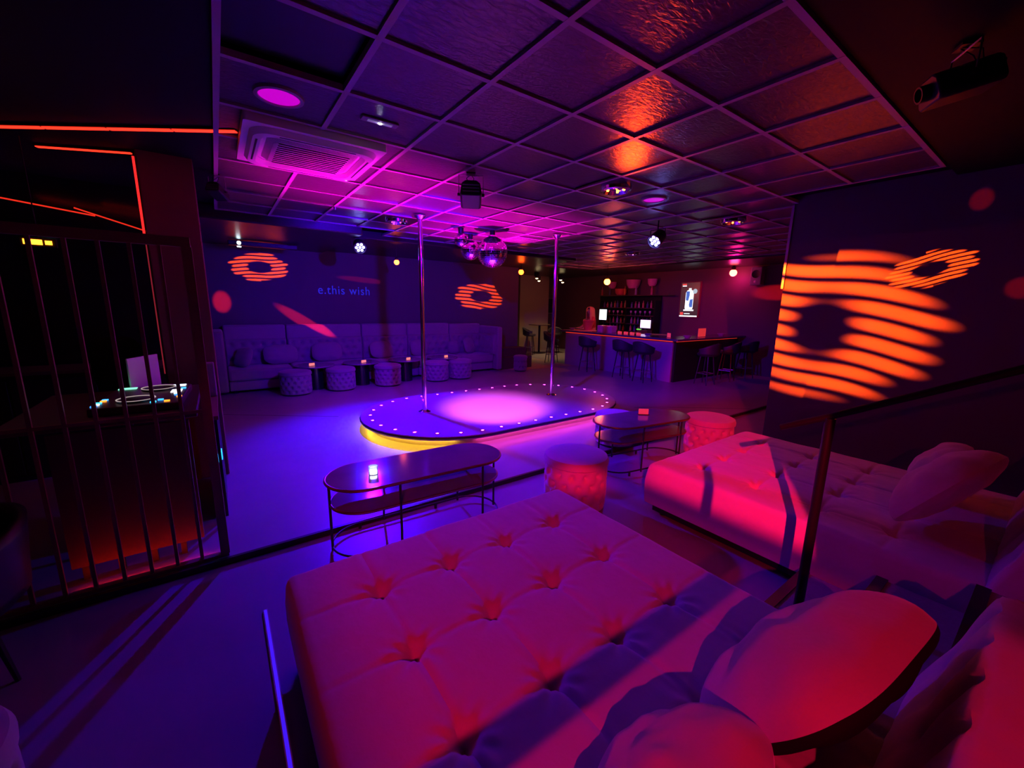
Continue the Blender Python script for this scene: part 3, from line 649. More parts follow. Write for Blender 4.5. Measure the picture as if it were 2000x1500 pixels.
# ================================================================== CEILING FIXTURES
ac = thing('ceiling_air_conditioner', 'square ceiling cassette air conditioner with round cornered grille', 'air conditioner', (0.71, 3.75, ZC-0.05))
def rsq(h, r, n=8):
    out = []
    for (sx, sy, a0) in ((1, 1, 0), (-1, 1, PI/2), (-1, -1, PI), (1, -1, 1.5*PI)):
        for i in range(n+1): a = a0+PI/2*i/n; out.append((sx*(h-r)+r*math.cos(a), sy*(h-r)+r*math.sin(a)))
    return out
def rsq_ring(mb, h0, r0, z0_, h1, r1, z1_):
    a, b = rsq(h0, r0), rsq(h1, r1); n = len(a)
    mb.add([(x, y, z0_) for x, y in a]+[(x, y, z1_) for x, y in b], [(i, n+i, n+(i+1) % n, (i+1) % n) for i in range(n)])
f = MB(); f.prism(rsq(0.46, 0.02), 0.0, 0.055); f.build('cover_frame', M_white, ac)
f = MB(); rsq_ring(f, 0.42, 0.12, -0.001, 0.40, 0.12, -0.035); rsq_ring(f, 0.40, 0.12, -0.035, 0.35, 0.10, -0.035); rsq_ring(f, 0.35, 0.10, -0.035, 0.33, 0.10, -0.004)
f.build('louvre_ring', M_white, ac, smooth=True)
f = MB(); rsq_ring(f, 0.31, 0.09, -0.002, 0.27, 0.08, -0.03); f.prism(rsq(0.27, 0.08), -0.031, -0.03); f.build('grille_panel', mat('perforated_grille', (0.40, 0.38, 0.40), 0.5, noise=(140, .6), bump=(160, .6, .004)), ac)
for k in range(11): MB().box((-0.24, -0.24+0.046*k, -0.036), (0.24, -0.235+0.046*k, -0.031)).build('grille_slat', M_black, ac)
for (r, dx, dy, lw, lh) in ((0, 0.375, 0, 0.012, 0.5), (1, -0.375, 0, 0.012, 0.5), (2, 0, 0.375, 0.5, 0.012), (3, 0, -0.375, 0.5, 0.012)):
    MB().box((dx-lw/2, dy-lh/2, -0.037), (dx+lw/2, dy+lh/2, -0.034)).build('air_slot', M_black, ac)
MB().lathe([(0, -0.038), (0.008, -0.038), (0.008, -0.03)], 10, (0.36, 0.36, 0)).build('indicator', emis('blue_indicator', (0.2, 0.3, 1.0), 3), ac)
for (x, y, rr, lab) in ((0.42, 2.97, 0.115, 'round pink lit ceiling panel near the air conditioner'), (4.05, 2.98, 0.115, 'round pink lit ceiling panel near the side blue spotlight')):
    t = thing('round_ceiling_light', lab, 'ceiling light', (x, y, ZC), group='round pink ceiling panels')
    MB().lathe([(rr, 0.02), (rr+0.02, 0.012), (rr+0.016, -0.002), (rr-0.004, -0.004), (rr-0.008, 0.01)], 40).build('bezel', M_greyp, t, smooth=True)
    MB().lathe([(0, 0.004), (rr-0.003, 0.004), (rr-0.003, 0.010), (0, 0.010)], 40).build('diffuser', emis('pink_panel_glow', (0.62, 0.0, 0.62), 0.9), t)
el = thing('emergency_light', 'small ceiling emergency light with one white led', 'emergency light', (1.0, 2.93, ZC-0.002), rad(0))
MB().box((-0.12, -0.035, 0.0), (0.12, 0.035, 0.012)).build('plate', M_greyp, el, bevel=0.004); MB().box((-0.08, -0.015, -0.004), (0.08, 0.015, 0.0)).build('diffuser', mat('dim_diffuser', (.6, .6, .65), .4, emit=(0.5, 0.4, 1.0), estr=0.15), el)
MB().lathe([(0, -0.008), (0.010, -0.008), (0.012, -0.003)], 12).build('led', emis('white_led', (0.9, 0.95, 1.0), 40), el)
def dome_light(label, x, y, st, colr):
    t = thing('recessed_downlight', label, 'ceiling light', (x, y, ZC-0.002), 0, 'recessed chrome ceiling lamps')
    n = 0.285; f = MB(); f.prism([(-n, -n), (n, -n), (n, n), (-n, n)], 0.0, 0.01); f.build('square_plate', mat('dark_bronze_plate', (0.05, 0.04, 0.045), 0.25, metal=0.6), t)
    MB().lathe([(0.155, 0.0), (0.15, -0.03), (0.125, -0.04), (0.118, -0.03), (0.10, -0.004)], 48).build('chrome_ring', M_chrome, t, smooth=True)
    MB().lathe([(0, -0.018), (0.06, -0.015), (0.10, -0.004)], 40).build('mirror_bowl', M_chrome, t, smooth=True)
    for a in (0.5, 2.2, 3.9, 5.4):
        MB().lathe([(0, -0.030), (0.010, -0.028), (0.013, -0.020), (0.010, -0.012), (0, -0.010)], 12, (0.078*math.cos(a), 0.078*math.sin(a), 0)).build('bulb', emis('amber_bulb_%d' % int(st), colr, st), t, smooth=True)
    return t
dome_light('recessed chrome ceiling lamp glowing amber, right of the hanging projector', 3.36, 2.93, 40, (1.0, 0.20, 0.01))
dome_light('recessed chrome ceiling lamp near the end of the right wall', 5.72, 2.93, 14, (1.0, 0.10, 0.02))
dome_light('recessed chrome ceiling lamp above the left dance pole', 2.22, 5.96, 1.5, (1.0, 0.10, 0.5))
dome_light('recessed chrome ceiling lamp over the bar approach', 7.5, 5.96, 3, (0.9, 0.3, 0.9))
vt = thing('ceiling_vent', 'flat pale ceiling vent between the right pole and the mirror balls', 'vent', (4.62, 6.2, ZC-0.002))
MB().box((-0.29, -0.29, 0.0), (0.29, 0.29, 0.012)).build('frame', M_greyp, vt)
for k in range(6): MB().box((-0.24, -0.22+0.08*k, -0.014), (0.24, -0.19+0.08*k, 0.0)).build('louvre', M_greyp, vt)
sp_ = MB().lathe([(0, 0.0), (0.012, 0.0), (0.018, 0.03), (0.03, 0.034), (0.03, 0.04), (0, 0.04)], 14).build('sprinkler_head', M_steel, None, smooth=True, loc=(1.32, 5.66, ZC-0.04)); tag(sp_, 'tiny sprinkler head under the pink lit ceiling', 'sprinkler')

# hanging effect projector
def effect_projector(name, label, loc, rz, tilt, drop=0.20, scale=1.0):
    t = thing(name, label, 'projector', loc, rz); s = scale
    MB().box((-0.05*s, -0.05*s, -0.012), (0.05*s, 0.05*s, 0.0)).build('ceiling_plate', M_blkmetal, t)
    MB().tube([(-0.135*s, 0, -drop), (-0.135*s, 0, -0.02), (0.135*s, 0, -0.02), (0.135*s, 0, -drop)], 0.006*s, 8).build('yoke', M_steel, t)
    b = MB()
    prof = [(-0.12, -0.06), (-0.10, 0.055), (-0.06, 0.085), (0.06, 0.085), (0.10, 0.055), (0.12, -0.06), (0.10, -0.085), (-0.10, -0.085)]
    vs = [(x*s, y*s, z*s) for y in (-0.16, 0.16) for x, z in prof]; n = len(prof)
    b.add(vs, [tuple(range(n)), tuple(range(2*n-1, n-1, -1))]+[(i, n+i, n+(i+1) % n, (i+1) % n) for i in range(n)])
    o = b.build('body', M_blkmetal, t, bevel=0.012*s, loc=(0, 0, -drop), rot=(tilt, 0, 0))
    for k in range(3): MB().box((-0.09*s, -0.168*s, (-0.05+0.035*k)*s), (0.09*s, -0.16*s, (-0.038+0.035*k)*s)).build('cooling_rib', M_steel, o)
    MB().lathe([(0.05*s, 0.16*s), (0.05*s, 0.21*s), (0.04*s, 0.21*s), (0.038*s, 0.165*s)], 20, axis=(0, 1, 0)).build('lens_tube', M_black, o)
    for sx in (-1, 1): MB().lathe([(0.018*s, 0.115*s), (0.018*s, 0.15*s)], 12, axis=(sx, 0, 0)).build('tilt_knob', M_blkmetal, o)
    for q in (-0.03, 0.02): MB().tube([(q*s, -0.1*s, 0.08*s), (q*s*1.6, -0.09*s, 0.14*s), (q*s*0.3, -0.02*s, drop-0.01)], 0.004*s, 6).build('cable', M_black, o)
    return t
effect_projector('effect_projector', 'black effect projector hanging in the middle of the ceiling', (2.0, 3.46, ZC), rad(-30), rad(-14), 0.185, 0.82)
effect_projector('effect_projector', 'black effect projector in the dark upper right corner', (2.86, 0.50, 2.89), rad(35), rad(-14), 0.15, 0.72)
effect_projector('effect_projector', 'small black effect projector on the ceiling right of the column', (0.12, 5.05, 2.89), rad(-30), rad(-20), 0.16, 0.55)
# par spotlights
def par_can(label, loc, aim, lens_strength, ceil_z=ZC, s=1.0):
    loc = Vector(loc); d = (Vector(aim)-loc).normalized(); t = thing('par_spotlight', label, 'spotlight', loc, 0, 'blue led spotlights')
    MB().lathe([(0.0, -0.20*s), (0.05*s, -0.20*s), (0.085*s, -0.15*s), (0.10*s, 0.0), (0.105*s, 0.03*s), (0.092*s, 0.03*s), (0.088*s, 0.0), (0.0, 0.0)], 28, axis=d).build('can', M_blkmetal, t, smooth=True)
    q = Vector((0, 0, 1)).rotation_difference(d)
    for k in range(7):
        a = k*PI/3; r = 0 if k == 6 else 0.056*s; c = q @ Vector((r*math.cos(a), r*math.sin(a), 0.006*s))
        MB().lathe([(0.022*s, 0.0), (0.018*s, 0.010*s), (0.0, 0.014*s)], 14, c, d).build('led_lens', emis('blue_led_lens', (0.25, 0.22, 1.0), lens_strength), t, smooth=True)
    side = d.cross(Vector((0, 0, 1))).normalized(); h = ceil_z-loc.z
    MB().tube([side*0.115*s - d*0.06*s, side*0.115*s - d*0.06*s+Vector((0, 0, 0.12*s)), -side*0.115*s - d*0.06*s+Vector((0, 0, 0.12*s)), -side*0.115*s - d*0.06*s], 0.007*s, 6).build('yoke', M_blkmetal, t)
    MB().tube([-d*0.06*s+Vector((0, 0, 0.12*s)), -d*0.06*s+Vector((0, 0, h))], 0.009*s, 8).build('hanger', M_blkmetal, t)
    return t
PB = (2.05, 7.25, 2.62); PS = (5.02, 3.62, 2.62)
par_b = par_can('blue spotlight hanging in front of the sofa wall, left of the pole', PB, (1.6, 3.6, 0.6), 22, 2.77)
spot('blue_beam', Vector(PB)+(Vector((1.6, 3.6, 0.6))-Vector(PB)).normalized()*0.10, (1.9, 5.15, 0), BLUE, P_PAR_BACK, 82, 0.85, 0.05, par_b)
par_s = par_can('blue spotlight hanging on the bar side of the ceiling', PS, (2.3, 3.6, 0.6), 22)
spot('blue_beam', Vector(PS)+(Vector((2.3, 3.6, 0.6))-Vector(PS)).normalized()*0.10, (2.9, 4.3, 0), BLUE, P_PAR_SIDE, 84, 0.9, 0.05, par_s)
# mirror balls
def mirror_ball(label, loc, R, top):
    t = thing('mirror_ball', label, 'mirror ball', loc, 0, 'mirror balls over the stage')
    mb = MB(); nl = max(14, int(R*110))
    for j in range(nl):
        p0_, p1_ = PI*j/nl-PI/2, PI*(j+1)/nl-PI/2; pm = (p0_+p1_)/2; n = max(4, int(2*nl*math.cos(pm)))
        for i in range(n):
            a0, a1 = 2*PI*i/n, 2*PI*(i+1)/n; g = 0.06
            a0, a1 = a0+(a1-a0)*g, a1-(a1-a0)*g; q0, q1 = p0_+(p1_-p0_)*g, p1_-(p1_-p0_)*g
            mb.add([(R*math.cos(q)*math.cos(a), R*math.cos(q)*math.sin(a), R*math.sin(q)) for q, a in ((q0, a0), (q0, a1), (q1, a1), (q1, a0))], [(0, 1, 2, 3)])
    o = mb.build('mirror_facets', M_mirror, t); o['kind'] = 'stuff'
    MB().lathe([(R*0.985*math.cos(-PI/2+PI*i/24), R*0.985*math.sin(-PI/2+PI*i/24)) for i in range(25)], 48).build('core', M_steel, t, smooth=True)
    MB().lathe([(R*0.28, R*0.97), (R*0.28, R*1.05), (0.012, R*1.08)], 24).build('cap', M_chrome, t, smooth=True)
    MB().tube([(0, 0, R*1.06), (0, 0, top-loc[2]-0.09)], 0.004, 6).build('chain', M_steel, t)
    MB().lathe([(0.0, top-loc[2]-0.10), (0.04, top-loc[2]-0.10), (0.045, top-loc[2]-0.005), (0.0, top-loc[2]-0.005)], 18).build('motor', M_black, t, smooth=True)
mirror_ball('large mirror ball hanging over the stage', (3.70, 5.72, 2.545), 0.245, ZC)
mirror_ball('middle sized mirror ball, partly behind the large one', (3.60, 6.25, 2.62), 0.165, ZC)
mirror_ball('smallest mirror ball, left of the other two', (3.20, 5.85, 2.70), 0.105, ZC)

# amber wall and ceiling lamps
def amber_lamp(label, loc, col_, r=0.055, st=60, watts=P_BULB, top=ZC, lc=ORANGE):
    t = thing('amber_pendant', label, 'lamp', loc, 0, 'glowing amber bulbs')
    MB().lathe([(r*math.cos(a), r*math.sin(a)) for a in [-PI/2+PI*i/14 for i in range(13)]], 20).build('bulb', emis('amber_bulb_'+str(int(st)), col_, st), t, smooth=True)
    MB().lathe([(r*0.55, r*0.80), (r*0.6, r*1.6), (r*0.3, r*1.9), (0.0, r*1.9)], 16).build('socket', M_blkmetal, t, smooth=True)
    MB().tube([(0, 0, r*1.8), (0, 0, top-loc[2])], 0.006, 6).build('cord', M_black, t)
    d = bpy.data.lights.new('bulb_light', 'POINT'); d.color = lc; d.energy = watts; d.shadow_soft_size = r*1.15
    lo = bpy.data.objects.new('bulb_light', d); COL.objects.link(lo); lo.parent = t; lo.location = (0, 0, -r*0.2)
    lo.location = (0, 0, -r-0.03)
AB = (1.0, 0.07, 0.006)
amber_lamp('amber bulb hanging before the sofa wall, left of the dance pole', (2.95, 8.0, 2.50), AB, 0.05, 14, 2, 2.80)
amber_lamp('amber bulb hanging by the right end of the sofa wall', (6.75, 9.0, 2.60), AB, 0.07, 18, 3, 2.80)
amber_lamp('brightest amber bulb hanging in front of the bottle shelves', (9.05, 8.0, 2.42), (1.0, 0.17, 0.01), 0.085, 55, 26, ZC, (1.0, 0.02, 0.10))
amber_lamp('amber bulb with reddish halo on the wall right of the screen', (11.15, 5.55, 2.66), (1, 0.08, 0.05), 0.09, 16, 14, 2.84, (1, 0.0, 0.30))
# strip box under bulkhead near the sofa wall
bx = thing('ceiling_strip_box', 'long dark fixture with one white lamp above the left ring projection', 'light fixture', (0.85, 8.9, 2.705))
MB().box((-0.58, -0.06, -0.04), (0.50, 0.06, 0.04)).build('housing', M_blkmetal, bx, bevel=0.01)
MB().lathe([(0, -0.066), (0.03, -0.066), (0.034, -0.055)], 14, (-0.42, 0, 0), None).build('lens', emis('cool_white_glow', (0.7, 0.9, 1.0), 6), bx)
MB().lathe([(0.0, 0.068), (0.028, 0.068), (0.034, 0.055)], 14, (-0.42, 0, 0), (0, -1, 0)).build('lens', emis('cool_white_glow', (0.7, 0.9, 1.0), 6), bx)
for x in (-0.4, 0.35): MB().tube([(x, 0, 0.03), (x, 0, 0.056)], 0.008, 6).build('hanger', M_blkmetal, bx)

# ================================================================== BAR
bar = thing('bar_counter', 'L-shaped grey bar counter with glowing red underside', 'bar', (0, 0, 0))
for k in range(3): MB().box((8.5, 5.42+1.2*k, 0.0), (8.55, 5.42+1.2*k+1.195, 0.96)).build('front_panel', M_bargrey, bar)
for k in range(3): MB().box((8.56+0.97*k, 5.37, 0.0), (8.56+0.97*k+0.965, 5.42, 0.96)).build('side_panel', M_black, bar)
MB().box((8.55, 8.96, 0.0), (9.1, 9.01, 0.96)).build('end_panel', M_bargrey, bar)
bt = mat('dark_stone_bar_top', (0.10, 0.09, 0.11), 0.18, noise=(3, .2))
MB().prism([(8.30, 5.18), (11.48, 5.18), (11.48, 5.85), (9.15, 5.85), (9.15, 9.05), (8.30, 9.05)], 0.98, 1.03).build('bar_top', bt, bar, bevel=0.008)
MB().prism([(8.33, 8.2), (9.12, 8.2), (9.12, 9.03), (8.33, 9.03)], 1.03, 1.034).build('pale_end_inlay', M_lightwood, bar)
M_redled = emis('bar_red_led', (1.0, 0.04, 0.012), 1.1)
MB().box((8.44, 5.40, 0.955), (8.46, 8.95, 0.968)).build('front_led_strip', M_redled, bar)
MB().box((8.5, 5.32, 0.955), (11.3, 5.34, 0.968)).build('side_led_strip', M_redled, bar)
# stools
def stool(label, x, y, rz, first=[None]):
    if first[0] is not None: return copy_tree(first[0], (x, y, 0), rz, label)
    t = thing('bar_stool', label, 'bar stool', (x, y, 0), rz, 'bar stools'); first[0] = t
    lm = mat('dark_stool_leather', (0.025, 0.023, 0.03), 0.5)
    MB().lathe([(0, 0.66), (0.19, 0.66), (0.22, 0.69), (0.20, 0.735), (0, 0.745)], 28).build('seat', lm, t, smooth=True)
    s = MB().grid(lambda u, v: ((0.22+0.02*v)*math.sin(-1.75+3.5*u), (0.22+0.02*v)*math.cos(-1.75+3.5*u), 0.70+v*0.26*(0.45+0.55*math.cos((u-0.5)*2.6)**2)), 24, 6)
    o = s.build('back_shell', lm, t, smooth=True); m_ = o.modifiers.new('thick', 'SOLIDIFY'); m_.thickness = 0.03
    for k in range(4):
        a = PI/4+k*PI/2; MB().tube([(0.13*math.cos(a), 0.13*math.sin(a), 0.67), (0.22*math.cos(a), 0.22*math.sin(a), 0.0)], [0.016, 0.011], 8).build('leg', M_blkmetal, t)
    for k in range(4):
        a, b = PI/4+k*PI/2, PI/4+(k+1)*PI/2; MB().tube([(0.19*math.cos(a), 0.19*math.sin(a), 0.26), (0.19*math.cos(b), 0.19*math.sin(b), 0.26)], 0.009, 6).build('footrest_bar', M_steel, t)
    return t
stool('bar stool standing free at the left end of the bar', 8.25, 9.35, rad(30))
stool('bar stool at the bar front, nearest the left end', 8.02, 7.62, rad(90))
stool('left one of the two stools close together at the bar front', 8.02, 6.45, rad(92))
stool('right one of the two stools close together at the bar front', 8.0, 5.82, rad(88))
stool('bar stool left under the side counter facing the right wall', 9.0, 4.85, rad(175))
stool('bar stool in the middle under the side counter', 9.95, 4.85, rad(190))
stool('bar stool furthest right in the dark under the side counter', 10.75, 4.8, rad(170))
# back bar shelving with bottles
sh = thing('back_bar_shelf', 'tall black shelving with bottles behind the bar', 'shelving', (11.25, 9.3, 0))
MB().box((0.2, -1.45, 0.0), (0.24, 1.1, 2.12)).build('back_panel', M_black, sh)
for y in (-1.45, -0.35, 0.75): MB().box((-0.12, y-0.02, 0.9), (0.2, y+0.02, 1.95)).build('upright', M_black, sh)
SZ = [0.95, 1.20, 1.47, 1.72]
for z in SZ: MB().box((-0.12, -1.45, z-0.03), (0.2, 0.77, z)).build('shelf', M_wood, sh)
MB().box((-0.25, -1.5, 0.0), (0.2, 0.8, 0.90)).build('lower_cabinet', M_black, sh)
MB().box((-0.12, -1.9, 2.10), (0.2, 0.9, 2.13)).build('upper_shelf', M_wood, sh)
bm = [mat('bottle_a', (0.55, 0.12, 0.16), 0.15), mat('bottle_b', (0.45, 0.40, 0.45), 0.12), mat('bottle_c', (0.6, 0.25, 0.1), 0.15), mat('bottle_d', (0.12, 0.16, 0.3), 0.12)]
bprof = [(0.0, 0.0), (0.035, 0.0), (0.035, 0.13), (0.013, 0.17), (0.013, 0.22), (0.0, 0.22)]
bmesh_ = []
for m_ in bm: me = MB().lathe(bprof, 10).mesh('bottle', True); me.materials.append(m_); bmesh_.append(me)
rows_ = ['bottom shelf', 'second shelf from the bottom', 'second shelf from the top', 'top bottle shelf']
for si, z in enumerate(SZ):
    if si == 2: continue
    for k in range(15):
        y = 9.3-1.38+k*0.148+rnd.uniform(-.01, .01)
        if abs(y-9.3+0.35) < 0.06: continue
        o = link('bottle', bmesh_[(k*7+si*3) % 4], None, None, (11.25+rnd.uniform(-0.02, 0.04), y, z)); o.scale = (1, 1, rnd.uniform(0.8, 1.05))
        tag(o, 'small bottle in the row on the %s of the back bar' % rows_[si], 'bottle', 'bottles on the '+rows_[si])
gl = MB().lathe([(0, 0), (0.03, 0), (0.004, 0.01), (0.004, 0.06), (0.035, 0.10), (0.03, 0.15)], 12).mesh('wine_glass', True); gl.materials.append(mat('pinkish_glass', (0.8, 0.5, 0.6), 0.1, spec=.8))
for k in range(11):
    if k == 5: continue
    o = link('wine_glass', gl, None, None, (11.2, 8.05+k*0.185, SZ[2])); tag(o, 'stemmed glass in the single row above the middle of the back bar', 'glass', 'row of stemmed glasses')
for k, y in enumerate((8.05, 8.65, 9.1, 9.75, 10.1)):
    o = link('bottle', bmesh_[k % 4], None, None, (11.2, y, 2.13)); o.scale = (1.1, 1.1, 1.3); tag(o, 'bottle standing on the uppermost shelf under the bowl lamps', 'bottle', 'bottles on the uppermost shelf')
for (y, z, r, lab) in ((8.85, 2.50, 0.24, 'large pink bowl lamp on the wall above the back bar'), (8.12, 2.50, 0.15, 'small bowl lamp on the wall right of the large pink one'), (9.75, 2.46, 0.15, 'small bowl lamp on the wall left of the large pink one'), (9.35, 2.22, 0.2, 'red bowl on the uppermost shelf below the large pink bowl lamp')):
    t = thing('bowl_lamp', lab, 'bowl', (11.3, y, z), 0, 'bowls above the back bar')
    MB().lathe([(0.0, -r*0.75 if z > 2.3 else -0.09), (r*0.62, -r*0.62 if z > 2.3 else -0.085), (r*0.9, -0.02), (r, 0.12), (r*0.96, 0.12), (r*0.85, 0.0), (0.0, 0.0)], 28).build('bowl', mat('pink_bowl', (0.75, 0.2, 0.5), 0.5) if r != 0.2 else M_redp, t, smooth=True)
    if z > 2.3: MB().box((0.05, -0.03, -0.04), (0.2, 0.03, 0.02)).build('bracket', M_black, t)
# screen on the wall
tv = thing('wall_screen', 'upright lit advertising screen on the bar wall', 'screen', (11.5, 6.89, 1.98))
MB().box((-0.06, -0.32, -0.52), (0.0, 0.32, 0.52)).build('frame', mat('reddish_frame', (0.25, 0.05, 0.06), 0.4), tv)
MB().box((-0.064, -0.29, -0.49), (-0.06, 0.29, 0.49)).build('panel', mat('dark_screen', (0.01, 0.01, 0.01), 0.3, emit=(0.045, 0.02, 0.03), estr=1.0), tv)
W_ = emis('screen_white', (0.9, 0.95, 1.0), 1.6); B_ = emis('screen_blue', (0.06, 0.16, 0.6), 1.0); R_ = emis('screen_red', (0.9, 0.06, 0.06), 1.0)
def scr_box(n, y0, y1, z0, z1, m_, d=0.0): MB().box((-0.066-d, y0, z0), (-0.064-d, y1, z1)).build(n, m_, tv)
# printed can (y runs towards image left)
can = [(-0.11, -0.28), (0.11, -0.28), (0.125, -0.24), (0.125, 0.20), (0.09, 0.26), (0.04, 0.28), (0.04, 0.33), (-0.04, 0.33), (-0.04, 0.28), (-0.09, 0.26), (-0.125, 0.20), (-0.125, -0.24)]
MB().add([(-0.066, y, z) for y, z in can], [tuple(range(len(can)))]).build('printed_can', W_, tv)
MB().add([(-0.067, y, z) for y, z in ((0.11, 0.24), (0.11, -0.02), (0.03, -0.04), (0.0, 0.12), (0.0, 0.24))], [(0, 1, 2, 3, 4)]).build('printed_can_blue', B_, tv)
MB().add([(-0.067, y, z) for y, z in ((-0.11, 0.02), (-0.02, 0.0), (0.0, -0.15), (-0.02, -0.22), (-0.11, -0.22))], [(0, 1, 2, 3, 4)]).build('printed_can_blue', B_, tv)
MB().add([(-0.067, -0.16+0.07*math.cos(a*PI/12), 0.24+0.07*math.sin(a*PI/12)) for a in range(24)], [tuple(range(24))]).build('printed_badge', emis('screen_grey', (0.5, 0.6, 0.7), 0.9), tv)
scr_box('printed_red_logo', 0.12, 0.26, 0.42, 0.46, R_); scr_box('printed_line', 0.12, 0.25, 0.385, 0.41, W_)
scr_box('printed_line', -0.16, 0.16, -0.33, -0.29, W_); scr_box('printed_logo', 0.16, 0.26, -0.45, -0.37, R_); scr_box('printed_line', -0.05, 0.13, -0.42, -0.40, W_); scr_box('printed_bar', -0.28, 0.28, -0.50, -0.465, W_)
# wall speaker
spk = thing('wall_speaker', 'box speaker on a bracket high on the bar wall', 'speaker', (11.36, 5.02, 2.56))
MB().box((-0.12, -0.13, -0.22), (0.10, 0.13, 0.22)).build('cabinet', M_greyp, spk, bevel=0.01)
MB().lathe([(0.0, 0.121), (0.09, 0.121), (0.10, 0.126), (0.10, 0.12)], 24, (0, 0, 0.05), (-1, 0, 0)).build('woofer', M_black, spk, smooth=True)
MB().lathe([(0.0, 0.126), (0.03, 0.124), (0.035, 0.12)], 16, (0, 0, -0.14), (-1, 0, 0)).build('tweeter', M_white, spk, smooth=True)
MB().box((0.10, -0.02, -0.03), (0.14, 0.02, 0.03)).build('bracket', M_black, spk)
# till
pos = thing('till', 'tilted lit till screen on the back counter', 'till', (10.45, 7.62, 0.0))
MB().box((-0.25, -0.55, 0.0), (0.4, 0.55, 0.92)).build('stand_cabinet', M_black, pos); MB().box((-0.27, -0.57, 0.92), (0.42, 0.57, 0.95)).build('counter', M_lightwood, pos)
MB().box((-0.12, -0.14, 0.95), (0.12, 0.2, 1.06)).build('cash_drawer', M_wood, pos)
MB().box((-0.02, -0.20, 1.10), (0.02, 0.20, 1.38)).build('display', M_black, pos, rot=(0, 0, 0)); MB().box((-0.026, -0.18, 1.12), (-0.02, 0.18, 1.36)).build('lit_screen', emis('till_screen', (0.85, 0.55, 1.0), 1.8), pos)
MB().tube([(0.03, 0, 1.05), (0.03, 0, 1.15)], 0.03, 10).build('neck', M_black, pos); MB().box((-0.14, 0.10, 1.06), (-0.08, 0.22, 1.09)).build('key_light', emis('green_key', (0.2, 1.0, 0.1), 0.8), pos)
mon = thing('order_screen', 'bright white screen beside the bartender', 'screen', (10.55, 9.42, 0.0))
MB().box((0.0, -0.10, 0.92), (0.14, 0.10, 0.94)).build('foot', M_black, mon); MB().tube([(0.07, 0, 0.93), (0.05, 0, 1.3)], 0.02, 8).build('neck', M_black, mon)
MB().box((0.0, -0.17, 1.28), (0.03, 0.17, 1.66)).build('display', M_black, mon); MB().box((-0.006, -0.155, 1.30), (0.0, 0.155, 1.64)).build('lit_screen', emis('white_screen', (0.85, 0.9, 1.0), 2.2), mon)
MB().box((-0.1, -0.2, 0.0), (0.3, 0.2, 0.92)).build('cabinet', M_black, mon)
# things on the bar top
def on_bar(name, label, cat, mb, m_, loc, smooth=True): return tag(mb.build(name, m_, None, smooth, loc), label, cat)
bk = thing('ice_bucket', 'red ice bucket at the left end of the bar', 'bucket', (8.95, 8.55, 1.034))
MB().lathe([(0, 0), (0.12, 0), (0.16, 0.28), (0.165, 0.29), (0.155, 0.29), (0.115, 0.01), (0, 0.01)], 28).build('pail', M_redp, bk, smooth=True); MB().tube([(0.16*math.cos(a), 0.05, 0.28+0.05*math.sin(a)) for a in [PI*i/10 for i in range(11)]], 0.005, 6).build('handle', M_steel, bk)
ib = thing('drink_box', 'pale red lit box on the bar in front of the bartender', 'box', (8.72, 7.62, 1.03))
MB().box((-0.1, -0.26, 0), (0.1, 0.26, 0.18)).build('carton', mat('pink_carton', (0.8, 0.35, 0.38), .5), ib, bevel=0.006); MB().box((-0.09, -0.25, 0.18), (0.09, 0.25, 0.186)).build('lid', M_white, ib)
bowl = MB().lathe([(0, 0), (0.05, 0), (0.10, 0.06), (0.095, 0.06), (0.045, 0.008), (0, 0.008)], 24)
for (x, y, lab) in ((8.6, 8.85, 'small purple bowl on the pale left end of the bar'), (8.55, 6.15, 'small bowl at the middle of the bar front'), (8.9, 5.32, 'small bowl on the bar near its corner'), (10.6, 5.4, 'small bowl at the right end of the side counter')):
    on_bar('snack_bowl', lab, 'bowl', bowl, M_bargrey, (x, y, 1.034))
for k in range(8):
    on_bar('tea_light_cup', 'one of the small red lit cups in a row on the bar front', 'cup', MB().lathe([(0, 0), (0.03, 0), (0.035, 0.06), (0, 0.05)], 12), mat('red_lit_cup', (.8, .2, .15), .4, emit=(1, .05, .02), estr=.5), (8.62+0.05*(k % 2), 6.45+0.10*k, 1.03))['group'] = 'red cups on the bar'
table_card('red printed card block on the side counter', (9.75, 5.45, 1.03), 0, (1, 0.05, 0.03), 0.5, 0.34, 0.20)
table_card('small red card stand by the corner of the bar', (8.62, 5.62, 1.03), rad(60), (1, 0.05, 0.03), 0.5, 0.16, 0.10)
# picture, far lamps, passage bench
pic = thing('framed_picture', 'framed line drawing on the far passage wall', 'picture', (11.1, 13.0, 1.74))
for (a, b) in (((-0.48, 0.29), (0.48, 0.31)), ((-0.48, -0.31), (0.48, -0.29)), ((-0.48, -0.31), (-0.46, 0.31)), ((0.46, -0.31), (0.48, 0.31))): MB().box((a[0], -0.03, a[1]), (b[0], -0.005, b[1])).build('frame_bar', M_greyp, pic)
MB().box((-0.46, -0.02, -0.29), (0.46, -0.004, 0.29)).build('canvas', M_black, pic)
ink = mat('pale_drawing_line', (0.75, 0.65, 0.5), .6)
for path in ([(-0.35, 0.2), (-0.3, 0.05), (-0.33, -0.05), (-0.25, -0.25)], [(-0.3, 0.24), (-0.2, 0.2), (-0.22, 0.08), (-0.28, 0.02)], [(-0.15, 0.2), (-0.08, 0.0), (-0.12, -0.1), (-0.02, -0.2)], [(-0.22, -0.05), (-0.18, -0.22), (-0.1, -0.2), (-0.05, 0.05)]):
    MB().tube([(x, -0.024, z) for x, z in path], 0.010, 6).build('drawn_line', ink, pic)
